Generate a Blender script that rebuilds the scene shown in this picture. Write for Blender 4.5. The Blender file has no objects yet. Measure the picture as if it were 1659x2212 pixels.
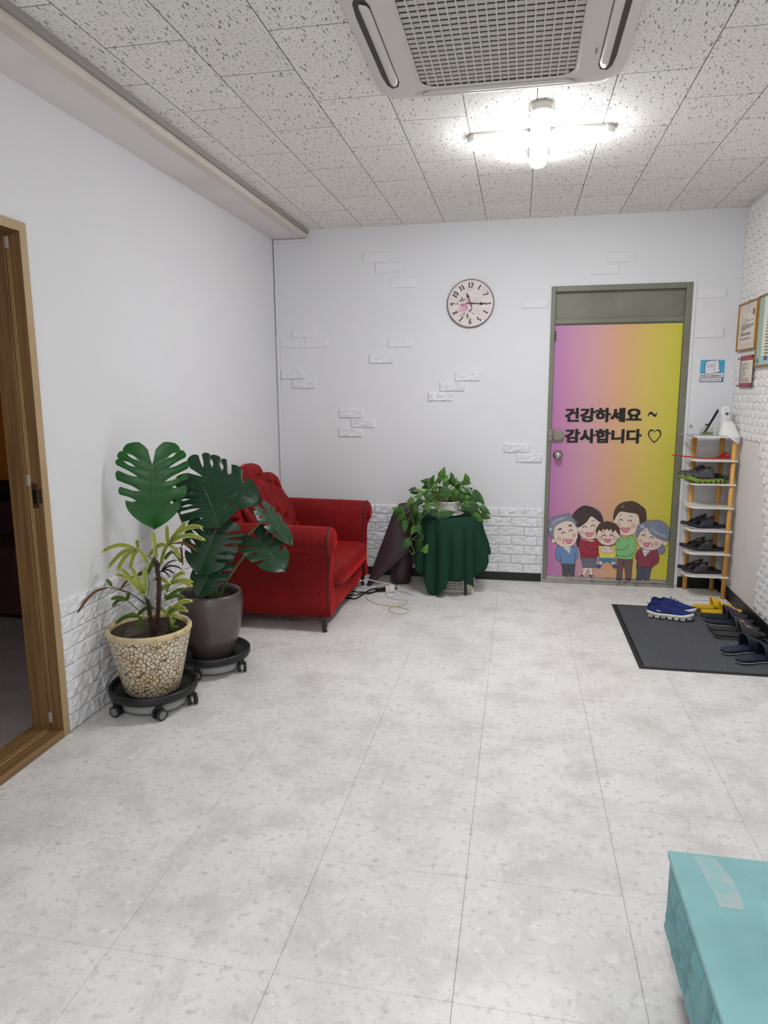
import bpy, bmesh, math, random
from mathutils import Vector, Matrix
random.seed(7)
S = bpy.context.scene
COL = S.collection

def lin(c):
    c = c / 255.0
    return c / 12.92 if c <= 0.04045 else ((c + 0.055) / 1.055) ** 2.4
def rgb(c):
    return (lin(c[0]), lin(c[1]), lin(c[2]), 1.0)

# ---------------------------------------------------------------- camera, world, light, exposure
CAM_POS = Vector((1.8675, -5.2966, 1.4356))
YAW, PITCH, ROLL, FPX = 0.1905, 0.1704, -0.0058, 1503.99
fw = Vector((-math.sin(YAW) * math.cos(PITCH), math.cos(YAW) * math.cos(PITCH), -math.sin(PITCH)))
r0 = Vector((math.cos(YAW), math.sin(YAW), 0)); u0 = r0.cross(fw)
rt = math.cos(ROLL) * r0 + math.sin(ROLL) * u0
up = -math.sin(ROLL) * r0 + math.cos(ROLL) * u0
cam_data = bpy.data.cameras.new('camera')
cam = bpy.data.objects.new('camera', cam_data)
COL.objects.link(cam)
cam.matrix_world = Matrix(((rt.x, up.x, -fw.x, CAM_POS.x), (rt.y, up.y, -fw.y, CAM_POS.y), (rt.z, up.z, -fw.z, CAM_POS.z), (0, 0, 0, 1)))
cam_data.sensor_fit = 'VERTICAL'
cam_data.sensor_height = 24.0
cam_data.lens = FPX / 2212.0 * 24.0
cam_data.clip_start = 0.02
S.camera = cam

world = bpy.data.worlds.new('world')
S.world = world
world.use_nodes = True
bg = world.node_tree.nodes['Background']
bg.inputs[0].default_value = (0.93, 0.97, 1.0, 1)
bg.inputs[1].default_value = 0.8
LAMP_STRENGTH = 62.0
S.view_settings.view_transform = 'Standard'
S.view_settings.look = 'None'
S.view_settings.gamma = 1.0
S.view_settings.use_curve_mapping = False
S.view_settings.exposure = 0.58

# ---------------------------------------------------------------- materials
def M(name, col, rough=0.5, metal=0.0, noise=None, bump=None, sheen=0, sheentint=None, spec=None, trans=0, coat=0, emit=None, stretch=None, ior=None):
    m = bpy.data.materials.new(name); m.use_nodes = True
    nt = m.node_tree; N = nt.nodes; L = nt.links
    b = N['Principled BSDF']
    b.inputs['Base Color'].default_value = rgb(col)
    b.inputs['Roughness'].default_value = rough
    b.inputs['Metallic'].default_value = metal
    if spec is not None: b.inputs['Specular IOR Level'].default_value = spec
    if ior: b.inputs['IOR'].default_value = ior
    if sheen:
        b.inputs['Sheen Weight'].default_value = sheen
        b.inputs['Sheen Roughness'].default_value = 0.35
        b.inputs['Sheen Tint'].default_value = rgb(sheentint or col)
    if trans: b.inputs['Transmission Weight'].default_value = trans
    if coat: b.inputs['Coat Weight'].default_value = coat
    if emit:
        b.inputs['Emission Color'].default_value = rgb(emit[0]); b.inputs['Emission Strength'].default_value = emit[1]
    pos = None
    if noise or bump:
        g = N.new('ShaderNodeNewGeometry'); pos = g.outputs['Position']
        if stretch:
            mp = N.new('ShaderNodeMapping'); mp.inputs['Scale'].default_value = stretch
            L.new(pos, mp.inputs['Vector']); pos = mp.outputs[0]
    if noise:
        prev = None
        for (sc, c2, lo, hi, det) in noise:
            n = N.new('ShaderNodeTexNoise'); n.inputs['Scale'].default_value = sc; n.inputs['Detail'].default_value = det
            n.inputs['Roughness'].default_value = 0.6
            L.new(pos, n.inputs['Vector'])
            mr = N.new('ShaderNodeMapRange'); mr.inputs[1].default_value = lo; mr.inputs[2].default_value = hi
            L.new(n.outputs[0], mr.inputs[0])
            mx = N.new('ShaderNodeMix'); mx.data_type = 'RGBA'
            L.new(mr.outputs[0], mx.inputs[0])
            if prev is None: mx.inputs[6].default_value = rgb(col)
            else: L.new(prev, mx.inputs[6])
            mx.inputs[7].default_value = rgb(c2)
            prev = mx.outputs[2]
        L.new(prev, b.inputs['Base Color'])
    if bump:
        n = N.new('ShaderNodeTexNoise'); n.inputs['Scale'].default_value = bump[0]; n.inputs['Detail'].default_value = 4
        L.new(pos, n.inputs['Vector'])
        bp = N.new('ShaderNodeBump'); bp.inputs['Strength'].default_value = bump[1]; bp.inputs['Distance'].default_value = bump[2]
        L.new(n.outputs[0], bp.inputs['Height']); L.new(bp.outputs[0], b.inputs['Normal'])
    return m

W_WHITE = M('white_paint', (226, 226, 228), .75, noise=[(1.3, (223, 223, 225), .35, .7, 3)], bump=(55, .05, .001))
BRICKW = M('white_foam_brick', (226, 226, 228), .65, bump=(70, .4, .003))
RIGHTW = M('stained_white_paint', (226, 222, 219), .8, noise=[(2.2, (202, 186, 174), .52, .72, 6), (5, (222, 219, 217), .4, .7, 3)], bump=(30, .2, .003))
FOAMW = M('white_foam_panel', (232, 230, 228), .55, bump=(70, .3, .003))
SOFFIT = M('pinkish_white_board', (232, 226, 226), .7, noise=[(1.7, (224, 217, 214), .45, .7, 3)], bump=(12, .15, .003))
SOFFE = M('grey_bead', (158, 153, 149), .8)
BLACK = M('black_skirting', (22, 21, 22), .45, noise=[(8, (34, 32, 31), .5, .8, 4)])
DARKGAP = M('dark_joint', (92, 88, 84), .9)
FRAMEG = M('grey_green_metal_paint', (122, 122, 107), .5, noise=[(3, (112, 111, 97), .4, .65, 4), (35, (150, 148, 134), .68, .76, 3)], bump=(40, .12, .002))
STEEL = M('worn_steel', (170, 166, 160), .32, .85, noise=[(20, (112, 104, 94), .55, .75, 4)])
CHROME = M('brushed_metal', (178, 172, 166), .25, .9)
LOCKM = M('beige_metal_lock', (140, 136, 120), .4, .35)
WOOD = M('brown_wood_laminate', (138, 104, 68), .45, stretch=(60, 60, 2.2), noise=[(1, (114, 84, 53), .42, .66, 4)])
WOODL = M('light_wood_edge', (176, 142, 94), .5)
SILLW = M('brown_wood_sill', (138, 106, 68), .42, stretch=(60, 2.2, 60), noise=[(1, (114, 86, 53), .42, .66, 4)])
WOODC = M('pale_casing', (172, 146, 108), .55, noise=[(3, (182, 160, 128), .45, .75, 2)])
PINE = M('honey_pine', (226, 168, 86), .45, stretch=(30, 30, 4), noise=[(1, (212, 148, 66), .45, .65, 4)])
MDFW = M('white_melamine', (233, 230, 226), .4)
PLW = M('white_plastic', (224, 221, 217), .4)
ACW = M('warm_white_plastic', (219, 213, 208), .38)
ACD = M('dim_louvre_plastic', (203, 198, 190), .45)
ACK = M('slot_shade', (70, 66, 63), .7)
RUBBER = M('black_plastic', (27, 27, 28), .45)
GREYW = M('grey_wheel', (122, 124, 126), .4)
SILV = M('silver_grey_plastic', (160, 161, 160), .4)
SOIL = M('soil', (52, 40, 32), .95, noise=[(90, (98, 80, 62), .55, .7, 3)], bump=(80, .9, .01))
LEAFD = M('monstera_green', (22, 60, 32), .34, spec=.38, noise=[(9, (16, 46, 28), .4, .7, 3)], bump=(28, .25, .004))
LEAFA = M('monstera_bright_green', (26, 92, 27), .34, spec=.35, noise=[(9, (20, 76, 25), .4, .7, 3)], bump=(28, .25, .004))
RIB = M('leaf_rib', (66, 104, 54), .45)
STALK = M('green_stalk', (70, 98, 48), .5, noise=[(14, (92, 112, 58), .45, .7, 2)])
PALMY = M('variegated_frond', (204, 208, 108), .45)
PALMG = M('green_frond', (108, 134, 58), .45)
PALMB = M('dry_frond', (134, 92, 58), .7)
PALMD = M('dark_dry_frond', (66, 46, 38), .7)
STRIPE = M('frond_green_line', (74, 108, 42), .5)
TRUNK = M('fibrous_trunk', (58, 38, 30), .9, stretch=(1, 1, .2), noise=[(120, (104, 74, 58), .55, .7, 3)], bump=(90, .8, .006))
POTD = M('dark_plum_ceramic', (90, 78, 78), .32, noise=[(4, (78, 66, 66), .4, .7, 3), (16, (104, 92, 92), .66, .8, 3)], coat=.3)
POTI = M('pot_inside', (104, 96, 82), .9, noise=[(12, (74, 62, 50), .45, .7, 3)])
POTRIM = M('cream_brown_rim', (212, 192, 152), .5, noise=[(18, (170, 136, 88), .5, .7, 3)])
POTHOS = M('pothos_green', (54, 98, 32), .32, noise=[(14, (40, 78, 28), .4, .65, 2)])
POTHOL = M('pothos_light', (78, 124, 40), .32)
POTHOD = M('pothos_deep', (38, 72, 30), .32)
VINEM = M('vine_stem', (104, 124, 58), .5)
BOWLW = M('white_ceramic', (226, 224, 218), .3, coat=.3)
CLOTH = M('dark_green_cloth', (32, 62, 47), .95, spec=.1, bump=(260, .25, .001))
ROLLM = M('dark_maroon_vinyl', (62, 44, 51), .55, bump=(90, .1, .002))
BASKM = M('cream_plastic', (212, 205, 190), .5)
CABLEB = M('black_cable', (22, 22, 23), .4)
CABLEW = M('white_cable', (206, 204, 200), .4)
CABLET = M('beige_cable', (184, 162, 126), .5)
SHEET = M('pale_blue_sheet', (176, 192, 222), .35)
REDPL = M('red_plastic', (186, 28, 26), .3, coat=.4)
GLASS = M('clear_glass', (238, 245, 238), .04, trans=1.0, ior=1.45)
LIQ = M('green_liquid', (176, 190, 88), .1, trans=.55, ior=1.33)
STICK = M('black_stick', (18, 17, 18), .7)
PAPER = M('white_paper', (236, 234, 230), .8)
DEVW = M('white_gloss_plastic', (226, 228, 230), .25)
SOLEW = M('white_foam_sole', (226, 222, 212), .6)
INK = M('black_ink', (14, 13, 14), .6)
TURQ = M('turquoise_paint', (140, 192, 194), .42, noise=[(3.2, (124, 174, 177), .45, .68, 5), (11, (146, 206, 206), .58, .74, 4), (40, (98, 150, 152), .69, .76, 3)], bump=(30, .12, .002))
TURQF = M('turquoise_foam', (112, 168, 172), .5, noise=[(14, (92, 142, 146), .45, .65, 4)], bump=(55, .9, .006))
TAPE = M('paper_tape_trace', (176, 196, 196), .55, noise=[(14, (150, 196, 198), .45, .6, 3)])
GOLD = M('gold_frame', (168, 116, 36), .35, .4, noise=[(30, (122, 78, 22), .5, .7, 3)])
CREAM = M('certificate_paper', (226, 214, 202), .6)
VELV = M('red_velvet', (120, 11, 14), .6, sheen=1.0, sheentint=(226, 44, 42), spec=.2, noise=[(60, (82, 7, 10), .5, .8, 4), (5, (138, 15, 18), .5, .75, 3)], bump=(48, .5, .006))
PIPING = M('dark_piping', (52, 12, 16), .6)
DWOOD = M('dark_wood_leg', (34, 22, 19), .4)
ORANGE = M('orange_wall', (236, 138, 40), .8)
MAROON = M('dark_maroon_leather', (86, 54, 54), .45)
DCUSH = M('black_cushion', (30, 27, 32), .7)
VINYL2 = M('pinkish_vinyl_floor', (196, 186, 182), .4, noise=[(5, (176, 166, 162), .45, .7, 5)])

def floor_mat():
    m = M('marbled_grey_vinyl', (237, 235, 233), .38, noise=[(2.3, (226, 224, 222), .40, .66, 4), (5, (207, 204, 201), .46, .72, 14), (24, (240, 239, 238), .54, .72, 8), (38, (196, 193, 189), .54, .72, 12), (110, (186, 183, 179), .60, .74, 4)], bump=(60, .06, .002))
    return m
FLOOR = floor_mat()

def ceil_mat():
    m = bpy.data.materials.new('fissured_ceiling_board'); m.use_nodes = True
    nt = m.node_tree; N = nt.nodes; L = nt.links; b = N['Principled BSDF']
    b.inputs['Roughness'].default_value = .85
    g = N.new('ShaderNodeNewGeometry')
    oi = N.new('ShaderNodeObjectInfo')
    def holes(scale3, rnd_cut, thr, rot, warp=0.0):
        mp = N.new('ShaderNodeMapping'); mp.inputs['Scale'].default_value = scale3; mp.inputs['Rotation'].default_value = (0, 0, rot)
        src = g.outputs['Position']
        if warp:
            nz = N.new('ShaderNodeTexNoise'); nz.inputs['Scale'].default_value = 38; nz.inputs['Detail'].default_value = 1
            L.new(src, nz.inputs['Vector'])
            mm = N.new('ShaderNodeVectorMath'); mm.operation = 'MULTIPLY_ADD'
            mm.inputs[1].default_value = (warp, warp, 0); L.new(nz.outputs[1], mm.inputs[0]); L.new(src, mm.inputs[2]); src = mm.outputs[0]
        L.new(src, mp.inputs['Vector'])
        v = N.new('ShaderNodeTexVoronoi'); v.voronoi_dimensions = '2D'; v.inputs['Scale'].default_value = 1.0
        L.new(mp.outputs[0], v.inputs['Vector'])
        lt = N.new('ShaderNodeMapRange'); lt.inputs[1].default_value = thr * 1.15; lt.inputs[2].default_value = thr * .75
        L.new(v.outputs['Distance'], lt.inputs[0])
        sep = N.new('ShaderNodeSeparateColor'); L.new(v.outputs['Color'], sep.inputs[0])
        gt = N.new('ShaderNodeMath'); gt.operation = 'GREATER_THAN'; gt.inputs[1].default_value = rnd_cut; L.new(sep.outputs[0], gt.inputs[0])
        mu = N.new('ShaderNodeMath'); mu.operation = 'MULTIPLY'; L.new(lt.outputs[0], mu.inputs[0]); L.new(gt.outputs[0], mu.inputs[1])
        return mu.outputs[0]
    a = holes((50, 50, 1), .22, .118, 0.3)
    c = holes((58, 9.5, 1), .70, .118, 0.30, .016)
    d = holes((55, 10.5, 1), .74, .112, -0.20, .016)
    m1 = N.new('ShaderNodeMath'); m1.operation = 'MAXIMUM'; L.new(a, m1.inputs[0]); L.new(c, m1.inputs[1])
    m2 = N.new('ShaderNodeMath'); m2.operation = 'MAXIMUM'; L.new(m1.outputs[0], m2.inputs[0]); L.new(d, m2.inputs[1])
    mx = N.new('ShaderNodeMix'); mx.data_type = 'RGBA'; L.new(m2.outputs[0], mx.inputs[0])
    mx.inputs[6].default_value = rgb((240, 236, 230)); mx.inputs[7].default_value = rgb((116, 111, 104))
    hs = N.new('ShaderNodeHueSaturation')
    mr = N.new('ShaderNodeMapRange'); mr.inputs[3].default_value = .97; mr.inputs[4].default_value = 1.02; L.new(oi.outputs['Random'], mr.inputs[0])
    L.new(mr.outputs[0], hs.inputs['Value']); L.new(mx.outputs[2], hs.inputs['Color'])
    L.new(hs.outputs[0], b.inputs['Base Color'])
    bp = N.new('ShaderNodeBump'); bp.invert = True; bp.inputs['Strength'].default_value = .6; bp.inputs['Distance'].default_value = .003
    L.new(m2.outputs[0], bp.inputs['Height']); L.new(bp.outputs[0], b.inputs['Normal'])
    return m
CEIL = ceil_mat()

def pebble_mat():
    m = bpy.data.materials.new('cream_pebble_glaze'); m.use_nodes = True
    nt = m.node_tree; N = nt.nodes; L = nt.links; b = N['Principled BSDF']; b.inputs['Roughness'].default_value = .4
    tc = N.new('ShaderNodeTexCoord')
    v = N.new('ShaderNodeTexVoronoi'); v.feature = 'DISTANCE_TO_EDGE'; v.inputs['Scale'].default_value = 54
    L.new(tc.outputs['Object'], v.inputs['Vector'])
    nz = N.new('ShaderNodeTexNoise'); nz.inputs['Scale'].default_value = 9; nz.inputs['Detail'].default_value = 4
    L.new(tc.outputs['Object'], nz.inputs['Vector'])
    cr = N.new('ShaderNodeMix'); cr.data_type = 'RGBA'
    mr0 = N.new('ShaderNodeMapRange'); mr0.inputs[1].default_value = .5; mr0.inputs[2].default_value = .75; L.new(nz.outputs[0], mr0.inputs[0])
    L.new(mr0.outputs[0], cr.inputs[0]); cr.inputs[6].default_value = rgb((228, 216, 190)); cr.inputs[7].default_value = rgb((200, 172, 120))
    mr = N.new('ShaderNodeMapRange'); mr.inputs[1].default_value = .03; mr.inputs[2].default_value = .09; L.new(v.outputs[0], mr.inputs[0])
    v2 = N.new('ShaderNodeTexVoronoi'); v2.inputs['Scale'].default_value = 54; L.new(tc.outputs['Object'], v2.inputs['Vector'])
    m3 = N.new('ShaderNodeMapRange'); m3.inputs[1].default_value = .95; m3.inputs[2].default_value = .85; L.new(v2.outputs['Distance'], m3.inputs[0])
    mm = N.new('ShaderNodeMath'); mm.operation = 'MULTIPLY'; L.new(mr.outputs[0], mm.inputs[0]); L.new(m3.outputs[0], mm.inputs[1])
    mx = N.new('ShaderNodeMix'); mx.data_type = 'RGBA'; L.new(mm.outputs[0], mx.inputs[0])
    mx.inputs[6].default_value = rgb((112, 86, 46)); L.new(cr.outputs[2], mx.inputs[7]); L.new(mx.outputs[2], b.inputs['Base Color'])
    bp = N.new('ShaderNodeBump'); bp.inputs['Strength'].default_value = .8; bp.inputs['Distance'].default_value = .004
    L.new(mm.outputs[0], bp.inputs['Height']); L.new(bp.outputs[0], b.inputs['Normal'])
    return m
PEBBLE = pebble_mat()

def film_mat():
    m = bpy.data.materials.new('printed_gradient_film'); m.use_nodes = True
    nt = m.node_tree; N = nt.nodes; L = nt.links; b = N['Principled BSDF']; b.inputs['Roughness'].default_value = .42
    g = N.new('ShaderNodeNewGeometry'); s = N.new('ShaderNodeSeparateXYZ'); L.new(g.outputs['Position'], s.inputs[0])
    mr = N.new('ShaderNodeMapRange'); mr.inputs[1].default_value = 2.105; mr.inputs[2].default_value = 2.978; L.new(s.outputs[0], mr.inputs[0])
    r = N.new('ShaderNodeValToRGB'); L.new(mr.outputs[0], r.inputs[0])
    e = r.color_ramp.elements
    e[0].position = 0; e[0].color = rgb((184, 116, 172))
    e[1].position = 1; e[1].color = rgb((202, 196, 60))
    for p, c in ((.3, (202, 152, 160)), (.55, (214, 166, 122)), (.76, (210, 186, 92))):
        x = e.new(p); x.color = rgb(c)
    L.new(r.outputs[0], b.inputs['Base Color'])
    nz = N.new('ShaderNodeTexNoise'); nz.inputs['Scale'].default_value = 6
    bp = N.new('ShaderNodeBump'); bp.inputs['Strength'].default_value = .08; bp.inputs['Distance'].default_value = .01
    L.new(g.outputs['Position'], nz.inputs['Vector']); L.new(nz.outputs[0], bp.inputs['Height']); L.new(bp.outputs[0], b.inputs['Normal'])
    return m
FILM = film_mat()
_cm = {}
def CM(col, rough=.5):
    k = (tuple(col), rough)
    if k not in _cm: _cm[k] = M('print_%02x%02x%02x' % tuple(int(v) for v in col), col, rough)
    return _cm[k]

# ---------------------------------------------------------------- mesh builder
WM = {}
class MB:
    def __init__(s): s.v = []; s.f = []; s.m = []; s.sm = []
    def add(s, vs, fs, mi=0, smooth=False):
        o = len(s.v); s.v += [tuple(p) for p in vs]
        for f in fs: s.f.append([o + i for i in f]); s.m.append(mi); s.sm.append(smooth)
        return s
    def box(s, x0, x1, y0, y1, z0, z1, mi=0):
        if x0 > x1: x0, x1 = x1, x0
        if y0 > y1: y0, y1 = y1, y0
        if z0 > z1: z0, z1 = z1, z0
        return s.add([(x0, y0, z0), (x1, y0, z0), (x1, y1, z0), (x0, y1, z0), (x0, y0, z1), (x1, y0, z1), (x1, y1, z1), (x0, y1, z1)],
                     [(3, 2, 1, 0), (4, 5, 6, 7), (0, 1, 5, 4), (1, 2, 6, 5), (2, 3, 7, 6), (3, 0, 4, 7)], mi)
    def loft(s, rings, mi=0, smooth=True, cap=True, closed=True):
        n = len(rings[0]); o = len(s.v)
        for r in rings: s.v += [tuple(p) for p in r]
        for i in range(len(rings) - 1):
            for j in range(n if closed else n - 1):
                k = (j + 1) % n
                s.f.append([o + i * n + j, o + i * n + k, o + (i + 1) * n + k, o + (i + 1) * n + j]); s.m.append(mi); s.sm.append(smooth)
        if cap and closed:
            s.f.append([o + j for j in range(n)][::-1]); s.m.append(mi); s.sm.append(False)
            s.f.append([o + (len(rings) - 1) * n + j for j in range(n)]); s.m.append(mi); s.sm.append(False)
        return s
    def grid(s, P, mi=0, smooth=True, skip=None):
        nr, nc = len(P), len(P[0]); o = len(s.v)
        for r in P: s.v += [tuple(p) for p in r]
        for i in range(nr - 1):
            for j in range(nc - 1):
                if skip and skip(i, j): continue
                s.f.append([o + i * nc + j, o + i * nc + j + 1, o + (i + 1) * nc + j + 1, o + (i + 1) * nc + j]); s.m.append(mi); s.sm.append(smooth)
        return s
    def tube(s, pts, r, n=8, mi=0, cap=True, closed=False):
        pts = [Vector(p) for p in pts]; N_ = len(pts)
        rs = r if isinstance(r, (list, tuple)) else [r] * N_
        rings = []; prev = None
        for i, p in enumerate(pts):
            if closed: t = pts[(i + 1) % N_] - pts[i - 1]
            else: t = pts[min(i + 1, N_ - 1)] - pts[max(i - 1, 0)]
            if t.length < 1e-9: t = Vector((0, 0, 1))
            t.normalize()
            if prev is None:
                a = Vector((0, 0, 1)) if abs(t.z) < .9 else Vector((1, 0, 0))
                prev = (a - t * a.dot(t)).normalized()
            else:
                q = prev - t * prev.dot(t)
                if q.length > 1e-6: prev = q.normalized()
            b = t.cross(prev)
            rings.append([p + prev * (rs[i] * math.cos(2 * math.pi * k / n)) + b * (rs[i] * math.sin(2 * math.pi * k / n)) for k in range(n)])
        if closed: rings.append(rings[0])
        return s.loft(rings, mi, True, cap and not closed)
    def lathe(s, prof, c, n=40, mi=0, smooth=True):
        rings = [[(c[0] + r * math.cos(2 * math.pi * k / n), c[1] + r * math.sin(2 * math.pi * k / n), c[2] + z) for k in range(n)] for r, z in prof]
        return s.loft(rings, mi, smooth, False)
    def disc(s, c, r, n=24, mi=0, ax='z', flip=False):
        def P(a):
            x, y = r * math.cos(a), r * math.sin(a)
            return {'z': (c[0] + x, c[1] + y, c[2]), 'y': (c[0] + x, c[1], c[2] + y), 'x': (c[0], c[1] + x, c[2] + y)}[ax]
        idx = list(range(n))
        return s.add([P(2 * math.pi * k / n) for k in range(n)], [idx[::-1] if flip else idx], mi)
    def cyl(s, a, b, r, n=20, mi=0):
        return s.tube([a, b], r, n, mi)
    def prism(s, poly, ax, a, b, mi=0):
        def P(p, t): return {'z': (p[0], p[1], t), 'y': (p[0], t, p[1]), 'x': (t, p[0], p[1])}[ax]
        n = len(poly)
        return s.add([P(p, a) for p in poly] + [P(p, b) for p in poly],
                     [list(range(n))[::-1], list(range(n, 2 * n))] + [[i, (i + 1) % n, n + (i + 1) % n, n + i] for i in range(n)], mi)
    def mesh(s, name, mats, xf=None, merge=0, fixn=True):
        me = bpy.data.meshes.new(name)
        vs = [xf @ Vector(p) for p in s.v] if xf is not None else s.v
        me.from_pydata([tuple(p) for p in vs], [], s.f)
        for m in (mats if isinstance(mats, (list, tuple)) else [mats]): me.materials.append(m)
        me.polygons.foreach_set('material_index', s.m); me.polygons.foreach_set('use_smooth', s.sm)
        if merge or fixn:
            bm = bmesh.new(); bm.from_mesh(me)
            if merge: bmesh.ops.remove_doubles(bm, verts=bm.verts, dist=merge)
            if fixn: bmesh.ops.recalc_face_normals(bm, faces=bm.faces)
            bm.to_mesh(me); bm.free()
        me.update()
        return me
    def build(s, name, mats, parent=None, merge=0, bevel=0, solid=0, subd=0, fixn=True, seg=2, off=-1):
        xf = WM[parent.name].inverted() if parent is not None else None
        me = s.mesh(name, mats, xf, merge, fixn)
        o = bpy.data.objects.new(name, me); COL.objects.link(o)
        if parent is not None: o.parent = parent
        WM[o.name] = WM[parent.name].copy() if parent is not None else Matrix()
        if solid:
            md = o.modifiers.new('solid', 'SOLIDIFY'); md.thickness = solid; md.offset = off
        if bevel:
            md = o.modifiers.new('bevel', 'BEVEL'); md.width = bevel; md.segments = seg; md.limit_method = 'ANGLE'; md.angle_limit = math.radians(40)
        if subd:
            md = o.modifiers.new('subd', 'SUBSURF'); md.levels = subd; md.render_levels = subd
        return o

def tag(o, label=None, cat=None, group=None, kind=None):
    if label: o['label'] = label
    if cat: o['category'] = cat
    if group: o['group'] = group
    if kind: o['kind'] = kind
    return o
def thing(name, label, cat, loc=(0, 0, 0), rz=0, group=None):
    o = bpy.data.objects.new(name, None); COL.objects.link(o)
    o.empty_display_size = .05
    o.location = loc; o.rotation_euler = (0, 0, rz)
    WM[o.name] = Matrix.Translation(Vector(loc)) @ Matrix.Rotation(rz, 4, 'Z')
    return tag(o, label, cat, group)
def piece(me, name, parent, loc=(0, 0, 0), rot=(0, 0, 0), scale=(1, 1, 1)):
    o = bpy.data.objects.new(name, me); COL.objects.link(o); o.parent = parent
    pl = WM[parent.name].inverted()
    o.location = pl @ Vector(loc); o.rotation_euler = rot; o.scale = scale
    return o
KIDS = {}
def dup(root, loc, rz, label, group=None, scale=(1, 1, 1), tilt=(0, 0)):
    def cp(o, par):
        c = o.copy(); COL.objects.link(c)
        if par is not None:
            c.parent = par; c.matrix_parent_inverse = o.matrix_parent_inverse.copy()
        for k in list(o.children): cp(k, c)
        return c
    r = cp(root, None)
    r.location = loc; r.rotation_euler = (tilt[0], tilt[1], rz); r.scale = scale
    r['label'] = label
    if group: r['group'] = group
    return r
def crom(P, n=6, closed=False):
    P = [Vector(p) for p in P]; out = []; N_ = len(P)
    for i in range(N_ if closed else N_ - 1):
        if closed: a, b, c, d = P[i - 1], P[i], P[(i + 1) % N_], P[(i + 2) % N_]
        else: a, b, c, d = P[max(i - 1, 0)], P[i], P[i + 1], P[min(i + 2, N_ - 1)]
        for k in range(n):
            t = k / n
            out.append(.5 * ((2 * b) + (c - a) * t + (2 * a - 5 * b + 4 * c - d) * t * t + (3 * b - a - 3 * c + d) * t ** 3))
    if not closed: out.append(P[-1])
    return out
def sstep(a, b, x):
    t = max(0, min(1, (x - a) / (b - a))); return t * t * (3 - 2 * t)

# ---------------------------------------------------------------- setting
XR, ZC, ZS, XS, YB = 3.329, 2.639, 2.579, 0.269, -7.0
def struct(o): o['kind'] = 'structure'; return o
# floor: base with recessed joints, each vinyl tile a piece
b = MB(); b.box(-.14, XR + .1, YB, .12, -.06, -.004)
b.box(0, XR, YB, -4.738, -.004, 0, 1)
floor = struct(b.build('floor', [DARKGAP, FLOOR]))
FX, FW, FY, FD = 1.2986, .45, -3.8546, .4416
_tm = {}
RAWEDGE = M('raw_board_edge', (104, 97, 90), .9)
def tile_mesh(w, d, h, m, nm):
    k = (round(w, 4), round(d, 4), nm)
    if k not in _tm:
        t = MB().box(0, w, 0, d, 0, h); t.m = [0, 0, 1, 1, 1, 1]; _tm[k] = t.mesh(nm, [m, RAWEDGE if nm == 'ceiling_tile' else FLOOR])
    return _tm[k]
for i in range(-3, 5):
    for j in range(-2, 9):
        x0, x1 = max(FX + i * FW, 0), min(FX + (i + 1) * FW, XR)
        y0, y1 = FY + j * FD, min(FY + (j + 1) * FD, 0)
        if x1 - x0 < .02 or y1 - y0 < .02: continue
        piece(tile_mesh(x1 - x0 - .0011, y1 - y0 - .0011, .004, FLOOR, 'floor_tile'), 'tile', floor, (x0 + .00055, y0 + .00055, -.004))
# ceiling
b = MB(); b.box(XS - .02, XR + .1, YB, .12, ZC + .012, ZC + .06); b.box(XS, XR, YB, -4.2, ZC, ZC + .012, 1)
ceil = struct(b.build('ceiling', [DARKGAP, CEIL]))
CX, CW, CD = .398, .3019, .5845
for k in range(-1, 10):
    x0, x1 = max(CX + k * CW, XS), min(CX + (k + 1) * CW, XR)
    if x1 - x0 < .02: continue
    off = -2.2415 if k % 2 == 0 else -1.949
    for n in range(-4, 5):
        y0, y1 = max(off + n * CD, -4.2), min(off + (n + 1) * CD, 0)
        if y1 - y0 < .02: continue
        piece(tile_mesh(x1 - x0 - .003, y1 - y0 - .003, .012, CEIL, 'ceiling_tile'), 'tile', ceil, (x0 + .0015, y0 + .0015, ZC))
# lowered soffit along the left wall with its rounded edge and grey bead
b = MB()
prof = [(0, ZS), (XS - .062, ZS), (XS - .062, ZC + .01), (0, ZC + .01)]
b.prism(prof, 'y', YB, 0)
tr = struct(b.build('trim_1', SOFFIT))
b = MB(); b.prism([(XS - .0615, ZS + .0005), (XS - .008, ZS + .0008), (XS - .003, ZS + .004), (XS - .003, ZC + .01), (XS - .0615, ZC + .01)], 'y', YB, 0)
struct(b.build('trim_7', M('tan_board_edge', (222, 213, 202), .7, noise=[(2, (208, 198, 186), .45, .7, 3)])))
b = MB(); b.box(XS - .0025, XS + .013, YB, -.001, ZC - .03, ZC - .001)
struct(b.build('trim_2', SOFFE))
# walls
DY0, DY1, DZ = -2.815, -3.78, 2.075
b = MB()
b.box(-.13, 0, DY0, .12, -.06, ZC + .06); b.box(-.13, 0, DY1, DY0, DZ, ZC + .06); b.box(-.13, 0, YB, DY1, -.06, ZC + .06)
wall_left = struct(b.build('wall_left', W_WHITE))
b = MB()
BX0, BX1, BZ = 2.074, 3.022, 2.17
b.box(0, BX0, 0, .12, -.06, ZC + .06); b.box(BX0, BX1, 0, .12, BZ, ZC + .06); b.box(BX1, XR + .12, 0, .12, -.06, ZC + .06)
wall_back = struct(b.build('wall_back', W_WHITE))
b = MB(); b.box(XR, XR + .12, YB, 0, -.06, ZC + .06)
wall_right = struct(b.build('wall_right', RIGHTW))
b = MB(); b.box(-.13, XR + .12, YB - .1, YB, -.06, .5); b.box(-.13, XR + .12, YB - .1, YB, 2.45, ZC + .06); b.box(-.13, .5, YB - .1, YB, .5, 2.45); b.box(XR - .4, XR + .12, YB - .1, YB, .5, 2.45)
struct(b.build('wall_front', W_WHITE))

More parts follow.
